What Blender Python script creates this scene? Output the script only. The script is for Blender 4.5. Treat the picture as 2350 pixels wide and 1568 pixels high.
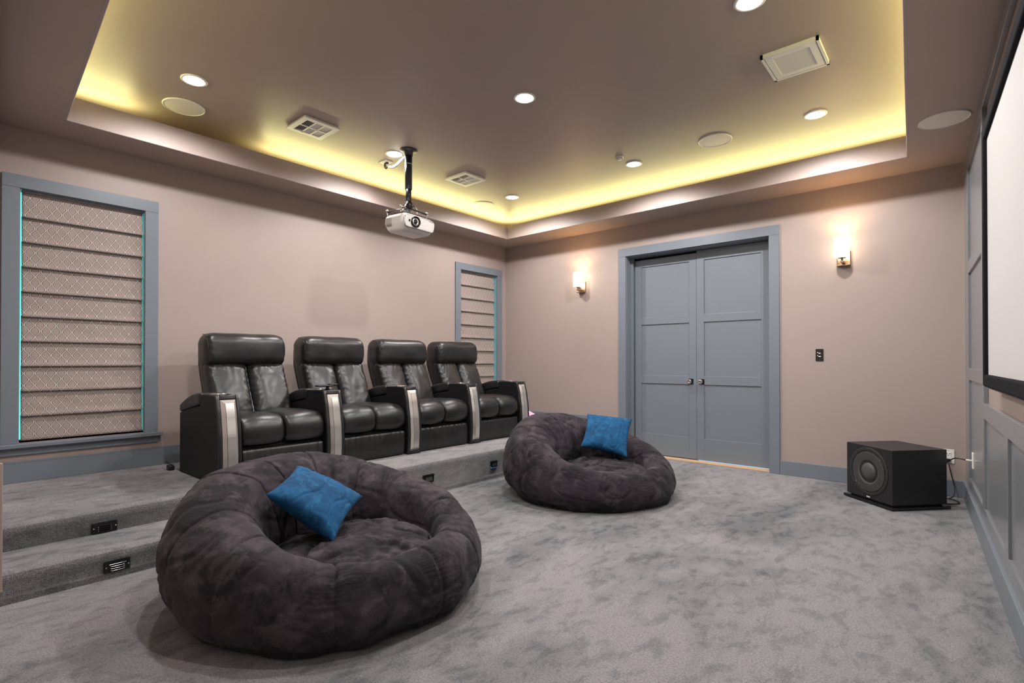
import bpy, bmesh, math, random
from mathutils import Vector, Matrix, noise
import numpy as np
R = math.radians
random.seed(7)
for o in list(bpy.data.objects): bpy.data.objects.remove(o)
scn = bpy.context.scene
COL = scn.collection

# ---------------------------------------------------------------- camera
F_PX = 1190.0; CAM = Vector((5.203, -5.888, 1.17))
YAW = math.atan(1025/1190.0); PITCH = R(0.4)
fw = Vector((-math.sin(YAW)*math.cos(PITCH), math.cos(YAW)*math.cos(PITCH), math.sin(PITCH)))
rt = Vector((math.cos(YAW), math.sin(YAW), 0)); upv = rt.cross(fw)
cd = bpy.data.cameras.new('camera'); cam = bpy.data.objects.new('camera', cd); COL.objects.link(cam)
cd.sensor_width = 36; cd.lens = F_PX/2350*36; cd.shift_y = 37/2350; cd.clip_start = 0.02
m = Matrix.Identity(4)
for i in range(3): m[i][0] = rt[i]; m[i][1] = upv[i]; m[i][2] = -fw[i]; m[i][3] = CAM[i]
cam.matrix_world = m; scn.camera = cam

# ---------------------------------------------------------------- world, exposure
w = bpy.data.worlds.new('world'); scn.world = w; w.use_nodes = True
w.node_tree.nodes['Background'].inputs[0].default_value = (0.05, 0.3, 0.3, 1)
w.node_tree.nodes['Background'].inputs[1].default_value = 0.3
vs = scn.view_settings
vs.view_transform = 'Standard'; vs.look = 'None'; vs.gamma = 1; vs.use_curve_mapping = False
vs.exposure = 0.14

# ---------------------------------------------------------------- lights
SPOT_W = 92; COVE_W = 6.0; FILL_W = 10; SCONCE_W = 0.8
LIGHT_XY = [(x, y) for x in (1.03, 2.68, 4.32) for y in (-1.04, -2.81, -4.56)]
def lamp(name, kind, loc, power, color, rot=(0, 0, 0), **kw):
    d = bpy.data.lights.new(name, kind); d.energy = power; d.color = color
    for k, v in kw.items(): setattr(d, k, v)
    o = bpy.data.objects.new(name, d); o.location = loc; o.rotation_euler = rot; COL.objects.link(o); return o
for (x, y) in LIGHT_XY:
    lamp('downlight_lamp', 'SPOT', (x, y, 3.165), SPOT_W*(0.72 if y < -4 else 1.0), (1.0, 0.955, 0.945), spot_size=R(164), spot_blend=0.5, shadow_soft_size=0.045)
COVE = (1.0, 0.94, 0.40)
def cove(x0, y0, x1, y1, tilt=30):
    """LED strip light in the cove, aimed up and towards the middle of the tray"""
    a, b = Vector((x0, y0, 3.04)), Vector((x1, y1, 3.04)); c = (a+b)/2; L = (b-a).length; ux = (b-a)/L
    side = Vector((0, 0, 1)).cross(ux); inward = Vector((2.7, -2.8, 3.04))-c
    if side.dot(inward) < 0: side = -side
    n = Vector((0, 0, 1))*math.cos(R(tilt))+side*math.sin(R(tilt)); vy = (-n).cross(ux) if False else n.cross(ux)
    d = lamp('cove_light', 'AREA', c, COVE_W*L, COVE, shape='RECTANGLE', size=L, size_y=0.03)
    mm = Matrix.Identity(4); zc = -n; xc = ux; yc = zc.cross(xc)
    for k in range(3): mm[k][0] = xc[k]; mm[k][1] = yc[k]; mm[k][2] = zc[k]; mm[k][3] = c[k]
    d.matrix_world = mm
cove(0.22, -5.30, 0.22, -4.74); cove(0.22, -3.72, 0.22, -0.24)
cove(0.30, -0.20, 5.05, -0.20); cove(5.17, -0.45, 5.33, -5.2); cove(0.5, -5.42, 5.0, -5.70)
for x in (1.380, 4.367):
    lamp('sconce_lamp', 'POINT', (x, -0.12, 2.37), SCONCE_W, (1.0, 0.60, 0.26), shadow_soft_size=0.05)
    lamp('sconce_uplight', 'SPOT', (x, -0.13, 2.36), 6.0, (1.0, 0.58, 0.26), rot=(R(180), 0, 0), spot_size=R(150), spot_blend=0.6, shadow_soft_size=0.05)
    lamp('sconce_lamp', 'POINT', (x, -0.12, 2.15), SCONCE_W*0.35, (1.0, 0.60, 0.26), shadow_soft_size=0.05)
lamp('fill_lamp', 'AREA', (4.6, -6.9, 2.75), FILL_W, (1.0, 0.95, 0.90), shape='RECTANGLE', size=1.2, size_y=1.2)  # unseen fill light added behind the camera to brighten the room

# ---------------------------------------------------------------- materials
def srgb(r, g, b):
    f = lambda c: (c/255/12.92 if c/255 <= 0.04045 else ((c/255+0.055)/1.055)**2.4)
    return (f(r), f(g), f(b), 1)
class NT:
    def __init__(s, name):
        s.m = bpy.data.materials.new(name); s.m.use_nodes = True; s.t = s.m.node_tree
        s.b = s.t.nodes['Principled BSDF']
    def n(s, typ, **kw):
        nd = s.t.nodes.new(typ)
        for k, v in kw.items():
            if k.startswith('i_'):
                key = k[2:].replace('_', ' ')
                nd.inputs[key].default_value = v
            else: setattr(nd, k, v)
        return nd
    def l(s, a, b): s.t.links.new(a, b)
    def math(s, op, a, b=None, c=None, clamp=False):
        nd = s.t.nodes.new('ShaderNodeMath'); nd.operation = op; nd.use_clamp = clamp
        for i, v in enumerate((a, b, c)):
            if v is None: continue
            if isinstance(v, (int, float)): nd.inputs[i].default_value = v
            else: s.l(v, nd.inputs[i])
        return nd.outputs[0]
    def mix(s, fac, a, b):
        nd = s.t.nodes.new('ShaderNodeMix'); nd.data_type = 'RGBA'
        if isinstance(fac, (int, float)): nd.inputs[0].default_value = fac
        else: s.l(fac, nd.inputs[0])
        for i, v in ((6, a), (7, b)):
            if isinstance(v, tuple): nd.inputs[i].default_value = v
            else: s.l(v, nd.inputs[i])
        return nd.outputs[2]
    def coord(s): return s.t.nodes.new('ShaderNodeTexCoord').outputs['Object']
    def noise(s, vec, scale, detail=3, rough=0.5, dist=0.0):
        nd = s.t.nodes.new('ShaderNodeTexNoise'); nd.inputs['Scale'].default_value = scale
        nd.inputs['Detail'].default_value = detail; nd.inputs['Roughness'].default_value = rough
        nd.inputs['Distortion'].default_value = dist
        s.l(vec, nd.inputs['Vector']); return nd.outputs['Fac']
    def ramp(s, fac, lo, hi):
        nd = s.t.nodes.new('ShaderNodeMapRange'); s.l(fac, nd.inputs[0]); nd.inputs[1].default_value = lo; nd.inputs[2].default_value = hi
        return nd.outputs[0]
    def bump(s, h, strength, dist):
        nd = s.t.nodes.new('ShaderNodeBump'); nd.inputs['Strength'].default_value = strength; nd.inputs['Distance'].default_value = dist
        s.l(h, nd.inputs['Height']); s.l(nd.outputs[0], s.b.inputs['Normal'])
    def set(s, **kw):
        for k, v in kw.items(): s.b.inputs[k.replace('_', ' ')].default_value = v
        return s
def simple(name, col, rough=0.5, metal=0.0, nscale=60, nstr=0.05, var=0.06, **kw):
    t = NT(name); c = t.coord(); nz = t.noise(c, nscale*0.05+1.5, 2)
    dark = tuple(x*(1-var) for x in col[:3])+(1,); lite = tuple(min(1, x*(1+var)) for x in col[:3])+(1,)
    t.l(t.mix(nz, dark, lite), t.b.inputs['Base Color'])
    t.set(Roughness=rough, Metallic=metal, **kw)
    if nstr: t.bump(t.noise(c, nscale, 3), nstr, 0.002)
    return t.m
def emit(name, col, st):
    t = NT(name); t.set(Base_Color=col, Emission_Color=col, Emission_Strength=st, Roughness=0.4); return t.m

M = {}
M['wall'] = simple('painted_wall_taupe_pink', (0.385, 0.316, 0.288, 1), 0.52, nscale=90, nstr=0.04, var=0.02)
M['ceil'] = simple('satin_brown_ceiling', (0.385, 0.310, 0.270, 1), 0.46, nscale=60, nstr=0.03, var=0.03)
M['trim'] = simple('grey_blue_trim_paint', (0.186, 0.216, 0.252, 1), 0.36, nscale=40, nstr=0.02, var=0.02)
M['panel'] = simple('grey_panel_paint', (0.200, 0.215, 0.228, 1), 0.24, nscale=30, nstr=0.02, var=0.02)
M['niche'] = simple('tan_wall_paint', (0.36, 0.29, 0.25, 1), 0.5, nscale=60, nstr=0.03, var=0.02)
M['white'] = simple('white_plastic', (0.86, 0.84, 0.80, 1), 0.4, nstr=0, var=0.01)
M['cream'] = simple('cream_grille_cloth', (0.80, 0.75, 0.68, 1), 0.7, nscale=900, nstr=0.2, var=0.01)
M['black'] = simple('black_plastic', (0.012, 0.012, 0.014, 1), 0.35, nstr=0.02, var=0.1)
M['blackgloss'] = simple('black_gloss', (0.006, 0.006, 0.008, 1), 0.12, nstr=0, var=0.1)
M['darkvoid'] = simple('dark_interior', (0.01, 0.01, 0.01, 1), 0.9, nstr=0)
M['velvet'] = simple('black_velvet', (0.010, 0.010, 0.013, 1), 0.9, nscale=500, nstr=0.2, Specular_IOR_Level=0.1)
M['screen'] = simple('matte_white_screen', (0.55, 0.545, 0.54, 1), 0.75, nscale=700, nstr=0.02, var=0.005)
M['chrome'] = simple('chrome', (0.75, 0.73, 0.70, 1), 0.12, 1.0, nstr=0, var=0.02)
M['steel'] = simple('brushed_steel', (0.50, 0.47, 0.44, 1), 0.28, 1.0, nstr=0, var=0.05)
M['bronze'] = simple('brushed_nickel_bronze', (0.42, 0.34, 0.27, 1), 0.28, 1.0, nstr=0, var=0.05)
M['silver'] = simple('silver_trim_plate', (0.66, 0.63, 0.60, 1), 0.27, 0.75, nstr=0.01, var=0.02)
M['wood'] = simple('pale_wood', (0.70, 0.46, 0.27, 1), 0.5, nscale=80)
M['threshold'] = M['wood']
M['cord'] = simple('black_cord', (0.012, 0.012, 0.013, 1), 0.45, nstr=0)
M['pole'] = simple('dark_grey_pole', (0.045, 0.048, 0.055, 1), 0.32, 0.3, nstr=0)
M['projwhite'] = simple('projector_white', (0.74, 0.71, 0.68, 1), 0.38, nstr=0.02, var=0.01)
M['rim'] = simple('matte_rim', (0.022, 0.022, 0.023, 1), 0.5, nstr=0)
M['cone'] = simple('woofer_cone', (0.070, 0.068, 0.070, 1), 0.55, nscale=300, nstr=0.1)
M['lens'] = simple('lens_glass', (0.01, 0.012, 0.02, 1), 0.03, nstr=0, var=0)
M['subbox'] = simple('black_veneer', (0.014, 0.0135, 0.015, 1), 0.42, nscale=300, nstr=0.06)
M['pink'] = None
M['spot'] = emit('downlight_diffuser', (1.0, 0.97, 0.95, 1), 22)
M['shade'] = emit('lit_opal_glass', (1.0, 0.80, 0.56, 1), 7.0)
M['ledstrip'] = emit('led_strip_glow', (0.9, 0.85, 0.25, 1), 6)
M['blueglow'] = emit('daylit_gap', (0.25, 0.55, 0.85, 1), 1.2)

def leather():
    t = NT('black_leather'); c = t.coord()
    big = t.noise(c, 9, 3, 0.55, 0.4); fine = t.noise(c, 260, 3, 0.6)
    t.l(t.mix(big, (0.009, 0.0085, 0.009, 1), (0.017, 0.016, 0.017, 1)), t.b.inputs['Base Color'])
    t.l(t.math('MULTIPLY_ADD', big, 0.10, 0.31), t.b.inputs['Roughness'])
    h = t.math('ADD', t.math('MULTIPLY', t.noise(c, 14, 2, 0.4, 0.6), 1.0), t.math('MULTIPLY', fine, 0.04))
    t.bump(h, 0.16, 0.010); t.set(Specular_IOR_Level=0.62); return t.m
M['leather'] = leather()
def leather2():
    t = NT('black_side_vinyl'); c = t.coord()
    t.set(Base_Color=(0.008, 0.0078, 0.009, 1), Roughness=0.55, Specular_IOR_Level=0.35); t.bump(t.noise(c, 350, 2), 0.15, 0.002); return t.m
M['vinyl'] = leather2()
def shellm():
    t = NT('brown_back_vinyl'); t.set(Base_Color=(0.028, 0.022, 0.019, 1), Roughness=0.6); return t.m
M['shell'] = shellm()
def suede(name, a, b, hi, s=5.0, sheen=0.5):
    t = NT(name); c = t.coord()
    n1 = t.ramp(t.noise(c, s, 6, 0.66, 0.7), 0.45, 0.56); n2 = t.ramp(t.noise(c, s*2.3, 5, 0.66, 0.5), 0.50, 0.62)
    col = t.mix(n1, a, b); col = t.mix(t.math('MULTIPLY', n2, 0.55), col, hi)
    t.l(col, t.b.inputs['Base Color'])
    t.set(Roughness=0.85, Sheen_Weight=sheen, Sheen_Roughness=0.45, Specular_IOR_Level=0.25)
    h = t.math('ADD', t.noise(c, 22, 4, 0.6, 0.8), t.math('MULTIPLY', t.noise(c, 500, 2), 0.12))
    t.bump(h, 0.35, 0.012); return t.m
M['suede'] = suede('charcoal_plum_suede', (0.013, 0.010, 0.014, 1), (0.036, 0.028, 0.036, 1), (0.088, 0.070, 0.082, 1), 3.6, 0.05)
M['blue'] = suede('blue_velour', (0.005, 0.058, 0.150, 1), (0.007, 0.080, 0.200, 1), (0.022, 0.14, 0.28, 1), 9.0, 0.03)
def carpet(name, riser=False):
    t = NT(name); c = t.coord()
    mp = t.n('ShaderNodeMapping'); mp.inputs['Scale'].default_value = (1.0, 0.55, 1.0); mp.inputs['Rotation'].default_value = (0, 0, R(-40)); t.l(c, mp.inputs[0]); v = mp.outputs[0]
    n1 = t.ramp(t.noise(v, 1.4, 5, 0.66, 0.4), 0.36, 0.56)
    n2 = t.ramp(t.noise(v, 12, 6, 0.70, 0.3), 0.38, 0.51)
    fib = t.noise(c, 120, 5, 0.9)
    a, b = ((0.110, 0.118, 0.138, 1), (0.400, 0.386, 0.396, 1))
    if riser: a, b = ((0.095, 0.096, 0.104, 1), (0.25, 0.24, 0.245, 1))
    col = t.mix(t.math('ADD', t.math('MULTIPLY', n1, 0.60), t.math('MULTIPLY', n2, 0.40)), a, b)
    f2 = t.ramp(fib, 0.40, 0.58)
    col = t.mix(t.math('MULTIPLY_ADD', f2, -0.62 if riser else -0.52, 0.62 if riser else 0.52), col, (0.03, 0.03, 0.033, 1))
    t.l(col, t.b.inputs['Base Color']); t.set(Roughness=0.95, Specular_IOR_Level=0.1, Sheen_Weight=0.15)
    h = t.math('ADD', t.math('MULTIPLY', fib, 1.0), t.math('MULTIPLY', n2, 0.5))
    if riser:
        vo = t.n('ShaderNodeTexVoronoi'); vo.inputs['Scale'].default_value = 150; vo.inputs['Randomness'].default_value = 0.45
        t.l(c, vo.inputs['Vector']); h = t.math('ADD', h, t.math('MULTIPLY', vo.outputs['Distance'], -1.6))
    t.bump(h, 0.6, 0.007 if riser else 0.009); return t.m
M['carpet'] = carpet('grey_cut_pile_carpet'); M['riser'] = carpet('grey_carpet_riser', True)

def ogee():
    t = NT('taupe_ogee_fabric'); c = t.coord()
    sp = t.n('ShaderNodeSeparateXYZ'); t.l(c, sp.inputs[0]); u, v = sp.outputs['Y'], sp.outputs['Z']
    P, Q = 0.061, 0.090
    fr = t.math('FRACT', t.math('DIVIDE', t.math('ADD', v, 5.0), Q))
    tri = t.math('MULTIPLY_ADD', t.math('ABSOLUTE', t.math('SUBTRACT', fr, 0.5)), 4.0, -1.0)
    wv = t.math('MAXIMUM', t.math('MINIMUM', t.math('MULTIPLY', tri, 1.5), 1.0), -1.0)
    q = t.math('PINGPONG', t.math('ADD', u, 10*P+P/4), P/2)
    q0 = t.math('MULTIPLY_ADD', wv, 0.0112, P/4)
    d = t.math('ABSOLUTE', t.math('SUBTRACT', q, q0))
    white = t.math('LESS_THAN', d, 0.0025); blk = t.math('LESS_THAN', d, 0.0056)
    nz = t.noise(c, 12, 2); base = t.mix(nz, (0.30, 0.245, 0.225, 1), (0.36, 0.295, 0.27, 1))
    col = t.mix(blk, base, (0.018, 0.012, 0.012, 1)); col = t.mix(white, col, (0.72, 0.64, 0.58, 1))
    t.l(col, t.b.inputs['Base Color']); t.set(Roughness=0.75, Sheen_Weight=0.1)
    t.bump(t.noise(c, 25, 3, 0.5, 0.5), 0.3, 0.008); return t.m
M['ogee'] = ogee()
def stripes():
    t = NT('pink_white_stripe'); c = t.coord(); sp = t.n('ShaderNodeSeparateXYZ'); t.l(c, sp.inputs[0])
    s = t.math('LESS_THAN', t.math('FRACT', t.math('MULTIPLY', t.math('ADD', sp.outputs['X'], sp.outputs['Y']), 62)), 0.42)
    t.l(t.mix(s, (0.85, 0.80, 0.82, 1), (0.75, 0.22, 0.50, 1)), t.b.inputs['Base Color']); t.set(Roughness=0.8); return t.m
M['pink'] = stripes()

# ---------------------------------------------------------------- mesh helpers
def mesh_obj(name, bm, mt, parent=None, smooth=False, bevel=0.0, seg=2, angle=40):
    me = bpy.data.meshes.new(name); bm.to_mesh(me); bm.free()
    o = bpy.data.objects.new(name, me); COL.objects.link(o)
    for x in (mt if isinstance(mt, (list, tuple)) else [mt]): me.materials.append(x)
    if smooth: me.polygons.foreach_set('use_smooth', [True]*len(me.polygons))
    if bevel:
        md = o.modifiers.new('bevel', 'BEVEL'); md.width = bevel; md.segments = seg; md.limit_method = 'ANGLE'; md.angle_limit = R(30)
        md.harden_normals = False
    if parent is not None: o.parent = parent
    return o
def BM(): return bmesh.new()
def box(bm, x0, y0, z0, x1, y1, z1, mt=0):
    vs_ = [bm.verts.new((x, y, z)) for x in (x0, x1) for y in (y0, y1) for z in (z0, z1)]
    for f in ((0, 1, 3, 2), (4, 6, 7, 5), (0, 4, 5, 1), (2, 3, 7, 6), (0, 2, 6, 4), (1, 5, 7, 3)):
        fc = bm.faces.new([vs_[i] for i in f]); fc.material_index = mt
    return vs_
def xf(bm, verts, mat4):
    for v in verts: v.co = mat4 @ v.co
def cyl(bm, p0, p1, r0, r1=None, seg=24, cap=True, mt=0):
    r1 = r0 if r1 is None else r1
    p0, p1 = Vector(p0), Vector(p1); d = (p1-p0).normalized()
    a = d.orthogonal().normalized(); b = d.cross(a)
    A = [bm.verts.new(p0+(a*math.cos(t)+b*math.sin(t))*r0) for t in [2*math.pi*i/seg for i in range(seg)]]
    B = [bm.verts.new(p1+(a*math.cos(t)+b*math.sin(t))*r1) for t in [2*math.pi*i/seg for i in range(seg)]]
    for i in range(seg):
        j = (i+1) % seg; f = bm.faces.new((A[i], A[j], B[j], B[i])); f.smooth = True; f.material_index = mt
    if cap:
        f = bm.faces.new(A[::-1]); f.material_index = mt; f = bm.faces.new(B); f.material_index = mt
def lathe(bm, center, axis, prof, seg=40, mt=0):
    """prof: list of (radius, distance along axis)"""
    c = Vector(center); d = Vector(axis).normalized(); a = d.orthogonal().normalized(); b = d.cross(a)
    rings = []
    for (r, h) in prof:
        if r < 1e-6: rings.append([bm.verts.new(c+d*h)])
        else: rings.append([bm.verts.new(c+d*h+(a*math.cos(2*math.pi*i/seg)+b*math.sin(2*math.pi*i/seg))*r) for i in range(seg)])
    for A, B in zip(rings, rings[1:]):
        for i in range(seg):
            j = (i+1) % seg
            if len(A) == 1 and len(B) == 1: continue
            if len(A) == 1: vv = (A[0], B[j], B[i])
            elif len(B) == 1: vv = (A[i], A[j], B[0])
            else: vv = (A[i], A[j], B[j], B[i])
            f = bm.faces.new(vv); f.smooth = True; f.material_index = mt
def tube(bm, pts, r, seg=10, mt=0, smooth_iter=0):
    P = [Vector(p) for p in pts]
    for _ in range(smooth_iter):
        Q = [P[0]]
        for a, b in zip(P, P[1:]): Q += [a*0.75+b*0.25, a*0.25+b*0.75]
        Q.append(P[-1]); P = Q
    rings = []; up = None
    for i, p in enumerate(P):
        d = (P[min(i+1, len(P)-1)]-P[max(i-1, 0)])
        if d.length < 1e-9: d = Vector((0, 0, 1))
        d.normalize()
        if up is None: up = d.orthogonal().normalized()
        up = (up-d*up.dot(d)); up = up.normalized() if up.length > 1e-6 else d.orthogonal().normalized()
        s = d.cross(up)
        rings.append([bm.verts.new(p+(up*math.cos(2*math.pi*k/seg)+s*math.sin(2*math.pi*k/seg))*r) for k in range(seg)])
    for A, B in zip(rings, rings[1:]):
        for k in range(seg):
            j = (k+1) % seg; f = bm.faces.new((A[k], A[j], B[j], B[k])); f.smooth = True; f.material_index = mt
    bm.faces.new(rings[0][::-1]); bm.faces.new(rings[-1])
def prism_y(bm, prof, y0, y1, mt=0):
    """prof: list of (x,z) closed polygon extruded along y"""
    A = [bm.verts.new((x, y0, z)) for x, z in prof]; B = [bm.verts.new((x, y1, z)) for x, z in prof]
    n = len(prof)
    for i in range(n):
        j = (i+1) % n; bm.faces.new((A[i], A[j], B[j], B[i])).material_index = mt
    bm.faces.new(A[::-1]); bm.faces.new(B)
def soft(bm, c, h, r, n=(10, 10, 10), fn=None, mt=0):
    """rounded box: centre c, half sizes h, corner radius r; fn deforms each world point"""
    c = Vector(c); cache = {}
    def par(i, N, hh):
        t = -1+2*i/N; return t
    def key(p): return tuple(round(x, 6) for x in p)
    def vert(u):
        k = key(u)
        if k in cache: return cache[k]
        p = Vector((u[0]*h[0], u[1]*h[1], u[2]*h[2]))
        inner = Vector([max(-(h[i]-r[i]), min(h[i]-r[i], p[i])) for i in range(3)])
        d = Vector([(p[i]-inner[i])/r[i] for i in range(3)])
        L = d.length
        if L > 1e-9: d /= L
        q = inner+Vector((d[0]*r[0], d[1]*r[1], d[2]*r[2]))+c
        nn = Vector((d[0]/r[0], d[1]/r[1], d[2]/r[2]))
        if nn.length > 1e-9: nn.normalize()
        if fn: q = fn(q, nn)
        cache[k] = bm.verts.new(q); return cache[k]
    def T(i, N): # denser near edges
        t = -1+2*i/N; return math.sin(t*math.pi/2)*0.35+t*0.65
    for ax in range(3):
        a, b = [(1, 2), (2, 0), (0, 1)][ax]
        for sgn in (-1, 1):
            for i in range(n[a]):
                for j in range(n[b]):
                    q = []
                    for (di, dj) in ((0, 0), (1, 0), (1, 1), (0, 1)):
                        u = [0, 0, 0]; u[ax] = sgn; u[a] = T(i+di, n[a]); u[b] = T(j+dj, n[b]); q.append(vert(u))
                    if sgn < 0: q = q[::-1]
                    if len(set(q)) < 3: continue
                    try: f = bm.faces.new(q); f.smooth = True; f.material_index = mt
                    except ValueError: pass
def empty(name, loc=(0, 0, 0), rz=0.0):
    o = bpy.data.objects.new(name, None); COL.objects.link(o); o.location = loc; o.rotation_euler = (0, 0, rz); o.empty_display_size = 0.1; return o
def tag(o, label, cat, group=None, kind=None):
    o['label'] = label; o['category'] = cat
    if group: o['group'] = group
    if kind: o['kind'] = kind
    return o
def struct(o, label=None):
    o['kind'] = 'structure'
    if label: o['label'] = label
    return o
def N3(x, y, z): return noise.noise(Vector((x, y, z)))

# ================================================================ SETTING
HC, HU = 2.875, 3.20
RA = math.atan(0.0525); RO = Vector((5.245, 0, 0)); RTv = Vector((math.sin(RA), -math.cos(RA), 0)); RN = Vector((-math.cos(RA), -math.sin(RA), 0))
# --- floor
bm = BM(); box(bm, -0.2, -8.6, -0.12, 6.4, 0.4, 0.0)
struct(mesh_obj('floor', bm, M['carpet']), 'grey cut pile carpet covering the room floor')
# --- raised platform and steps (carpeted), rounded nosing
def nosing_profile(x0, xf_, top, base, r=0.055):
    p = [(x0, base), (x0, top)]
    n = 8
    for i in range(n+1):
        a = math.pi/2*(1-i/n); p.append((xf_-0.02-r+math.cos(a)*r, top-r+math.sin(a)*r))
    p += [(xf_-0.022, base+0.035), (xf_-0.006, base+0.028), (xf_, base)]
    return p
def stepblock(name, x0, x1, top, base, y0, y1, label):
    prof = nosing_profile(x0, x1, top, base); bm = BM(); n = len(prof); ny = max(2, int((y1-y0)/0.05)); rows = []
    for k in range(ny+1):
        y = y0+(y1-y0)*k/ny
        rows.append([bm.verts.new((x+(0.004*N3(x*3, y*2.3, z*9) if i > 1 and i < n-1 else 0), y, z+(0.003*N3(y*3, 7, z*5) if 1 < i < n-2 else 0))) for i, (x, z) in enumerate(prof)])
    for A, B in zip(rows, rows[1:]):
        for i in range(n-1):
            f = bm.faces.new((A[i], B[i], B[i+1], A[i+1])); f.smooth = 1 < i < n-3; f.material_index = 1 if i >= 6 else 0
    bm.faces.new(rows[0]); bm.faces.new(rows[-1][::-1])
    bmesh.ops.recalc_face_normals(bm, faces=bm.faces[:])
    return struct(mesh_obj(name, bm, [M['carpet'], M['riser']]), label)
PZ = 0.285
plat = stepblock('platform', -0.02, 1.68, PZ, 0.0, -4.62, 0.0, 'carpeted platform that carries the row of recliners')
stepblock('platform', -0.02, 1.36, PZ, 0.0, -5.9, -4.62, 'carpeted end of the platform above the step')
stepblock('step', 1.335, 1.74, 0.150, 0.0, -5.9, -4.60, 'carpeted step leading up to the platform')

# --- walls
def wall_rects(bm, span, zr, holes, put):
    us = sorted({span[0], span[1]} | {h[0] for h in holes} | {h[1] for h in holes})
    zs = sorted({zr[0], zr[1]} | {h[2] for h in holes} | {h[3] for h in holes})
    for u0, u1 in zip(us, us[1:]):
        for z0, z1 in zip(zs, zs[1:]):
            um, zm = (u0+u1)/2, (z0+z1)/2
            if any(h[0] < um < h[1] and h[2] < zm < h[3] for h in holes): continue
            put(u0, u1, z0, z1)
bm = BM()
W1 = (-5.37, -4.60, 0.585, 2.437); W2 = (-0.945, -0.195, 0.585, 2.437)
wall_rects(bm, (-8.6, 0.2), (0, HU), [W1, W2], lambda a, b, c, d: box(bm, -0.2, a, c, 0, b, d))
bmesh.ops.remove_doubles(bm, verts=bm.verts[:], dist=1e-5)
struct(mesh_obj('wall_left', bm, M['wall']), 'taupe pink wall behind the recliners')
bm = BM(); DOOR = (2.032, 3.700, -0.01, 2.487)
wall_rects(bm, (0, 5.3), (0, HU), [DOOR], lambda a, b, c, d: box(bm, a, 0, c, b, 0.25, d))
bmesh.ops.remove_doubles(bm, verts=bm.verts[:], dist=1e-5)
struct(mesh_obj('wall_far', bm, M['wall']), 'taupe pink wall with the double doors and sconces')
# right wall core (in its own frame)
def rbox_w(bm, s0, s1, o0, o1, z0, z1, mt=0):
    """box in right wall coordinates: s along wall, o offset into room"""
    vv = [bm.verts.new(RO+RTv*s+RN*o+Vector((0, 0, z))) for s in (s0, s1) for o in (o0, o1) for z in (z0, z1)]
    for f in ((0, 1, 3, 2), (4, 6, 7, 5), (0, 4, 5, 1), (2, 3, 7, 6), (0, 2, 6, 4), (1, 5, 7, 3)):
        bm.faces.new([vv[i] for i in f]).material_index = mt
    return vv
bm = BM(); rbox_w(bm, -0.3, 6.2, -0.25, -0.024, 0, HU)
bmesh.ops.recalc_face_normals(bm, faces=bm.faces[:])
wr = struct(mesh_obj('wall_right', bm, M['niche']), 'grey panelled wall behind the projection screen')
def rw(name, s0, s1, o0, o1, z0, z1, mt, bev=0.0015):
    bm = BM(); rbox_w(bm, s0, s1, o0, o1, z0, z1); bmesh.ops.recalc_face_normals(bm, faces=bm.faces[:])
    return mesh_obj(name, bm, mt, wr, bevel=bev, seg=1)
TOPZ = HC
rw('stile', 0.02, 0.34, -0.024, 0, 0.15, TOPZ, M['panel']); rw('stile', 1.36, 1.46, -0.024, 0, 0.15, TOPZ, M['panel'])
for (z0, z1) in ((0.15, 0.235), (1.02, 1.115), (1.872, 1.972), (2.72, TOPZ)): rw('rail', 0.34, 1.36, -0.024, 0, z0, z1, M['panel'])
for (z0, z1) in ((0.235, 1.02), (1.115, 1.872), (1.972, 2.72)): rw('panel', 0.34, 1.36, -0.024, -0.014, z0, z1, M['panel'], 0)
rw('rail', 1.46, 6.1, -0.024, 0, 0.15, 0.235, M['panel']); rw('chair_rail', 1.46, 6.1, -0.024, 0, 0.805, 0.905, M['panel'])
rw('rail', 1.46, 6.1, -0.024, 0, 2.78, TOPZ, M['panel'])
ss = [1.46, 2.39, 2.50, 3.43, 3.54, 4.47, 4.58, 5.51, 5.62]
for i in range(1, len(ss), 2): rw('stile', ss[i], ss[i+1] if i+1 < len(ss) else ss[i]+0.11, -0.024, 0, 0.235, 0.805, M['panel'])
for i in range(0, len(ss)-1, 2): rw('panel', ss[i], ss[i+1], -0.024, -0.013, 0.235, 0.805, M['panel'], 0)
rw('caulk_bead', 0.0, 0.02, -0.024, 0.002, 0.15, HC, M['niche'])
bm = BM(); rbox_w(bm, 0.0, 6.1, -0.024, 0.018, 0.0, 0.15); bmesh.ops.recalc_face_normals(bm, faces=bm.faces[:])
struct(mesh_obj('baseboard_right', bm, M['trim'], bevel=0.003, seg=2), 'grey baseboard under the panelled wall')
# near wall (runs beside the camera, doorway open behind the camera)
NA = -0.0795
def near_y(x): return -5.478+NA*x
bm = BM()
def nbox(x0, x1, z0, z1, t=0.2):
    vv = [bm.verts.new((x, near_y(x)+o, z)) for x in (x0, x1) for o in (-t, 0) for z in (z0, z1)]
    for f in ((0, 1, 3, 2), (4, 6, 7, 5), (0, 4, 5, 1), (2, 3, 7, 6), (0, 2, 6, 4), (1, 5, 7, 3)): bm.faces.new([vv[i] for i in f])
nbox(-0.1, 3.7, 0, HU); nbox(3.7, 5.8, 2.55, HU)
bmesh.ops.recalc_face_normals(bm, faces=bm.faces[:])
struct(mesh_obj('wall_near', bm, M['wall']), 'near wall at the left picture edge')
bm = BM(); box(bm, 1.745, -5.625, 0.077, 1.775, -5.598, 0.686)
struct(mesh_obj('trim_6', bm, M['niche'], bevel=0.002, seg=1), 'pale edge trim of the near wall at the left picture border')
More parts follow.
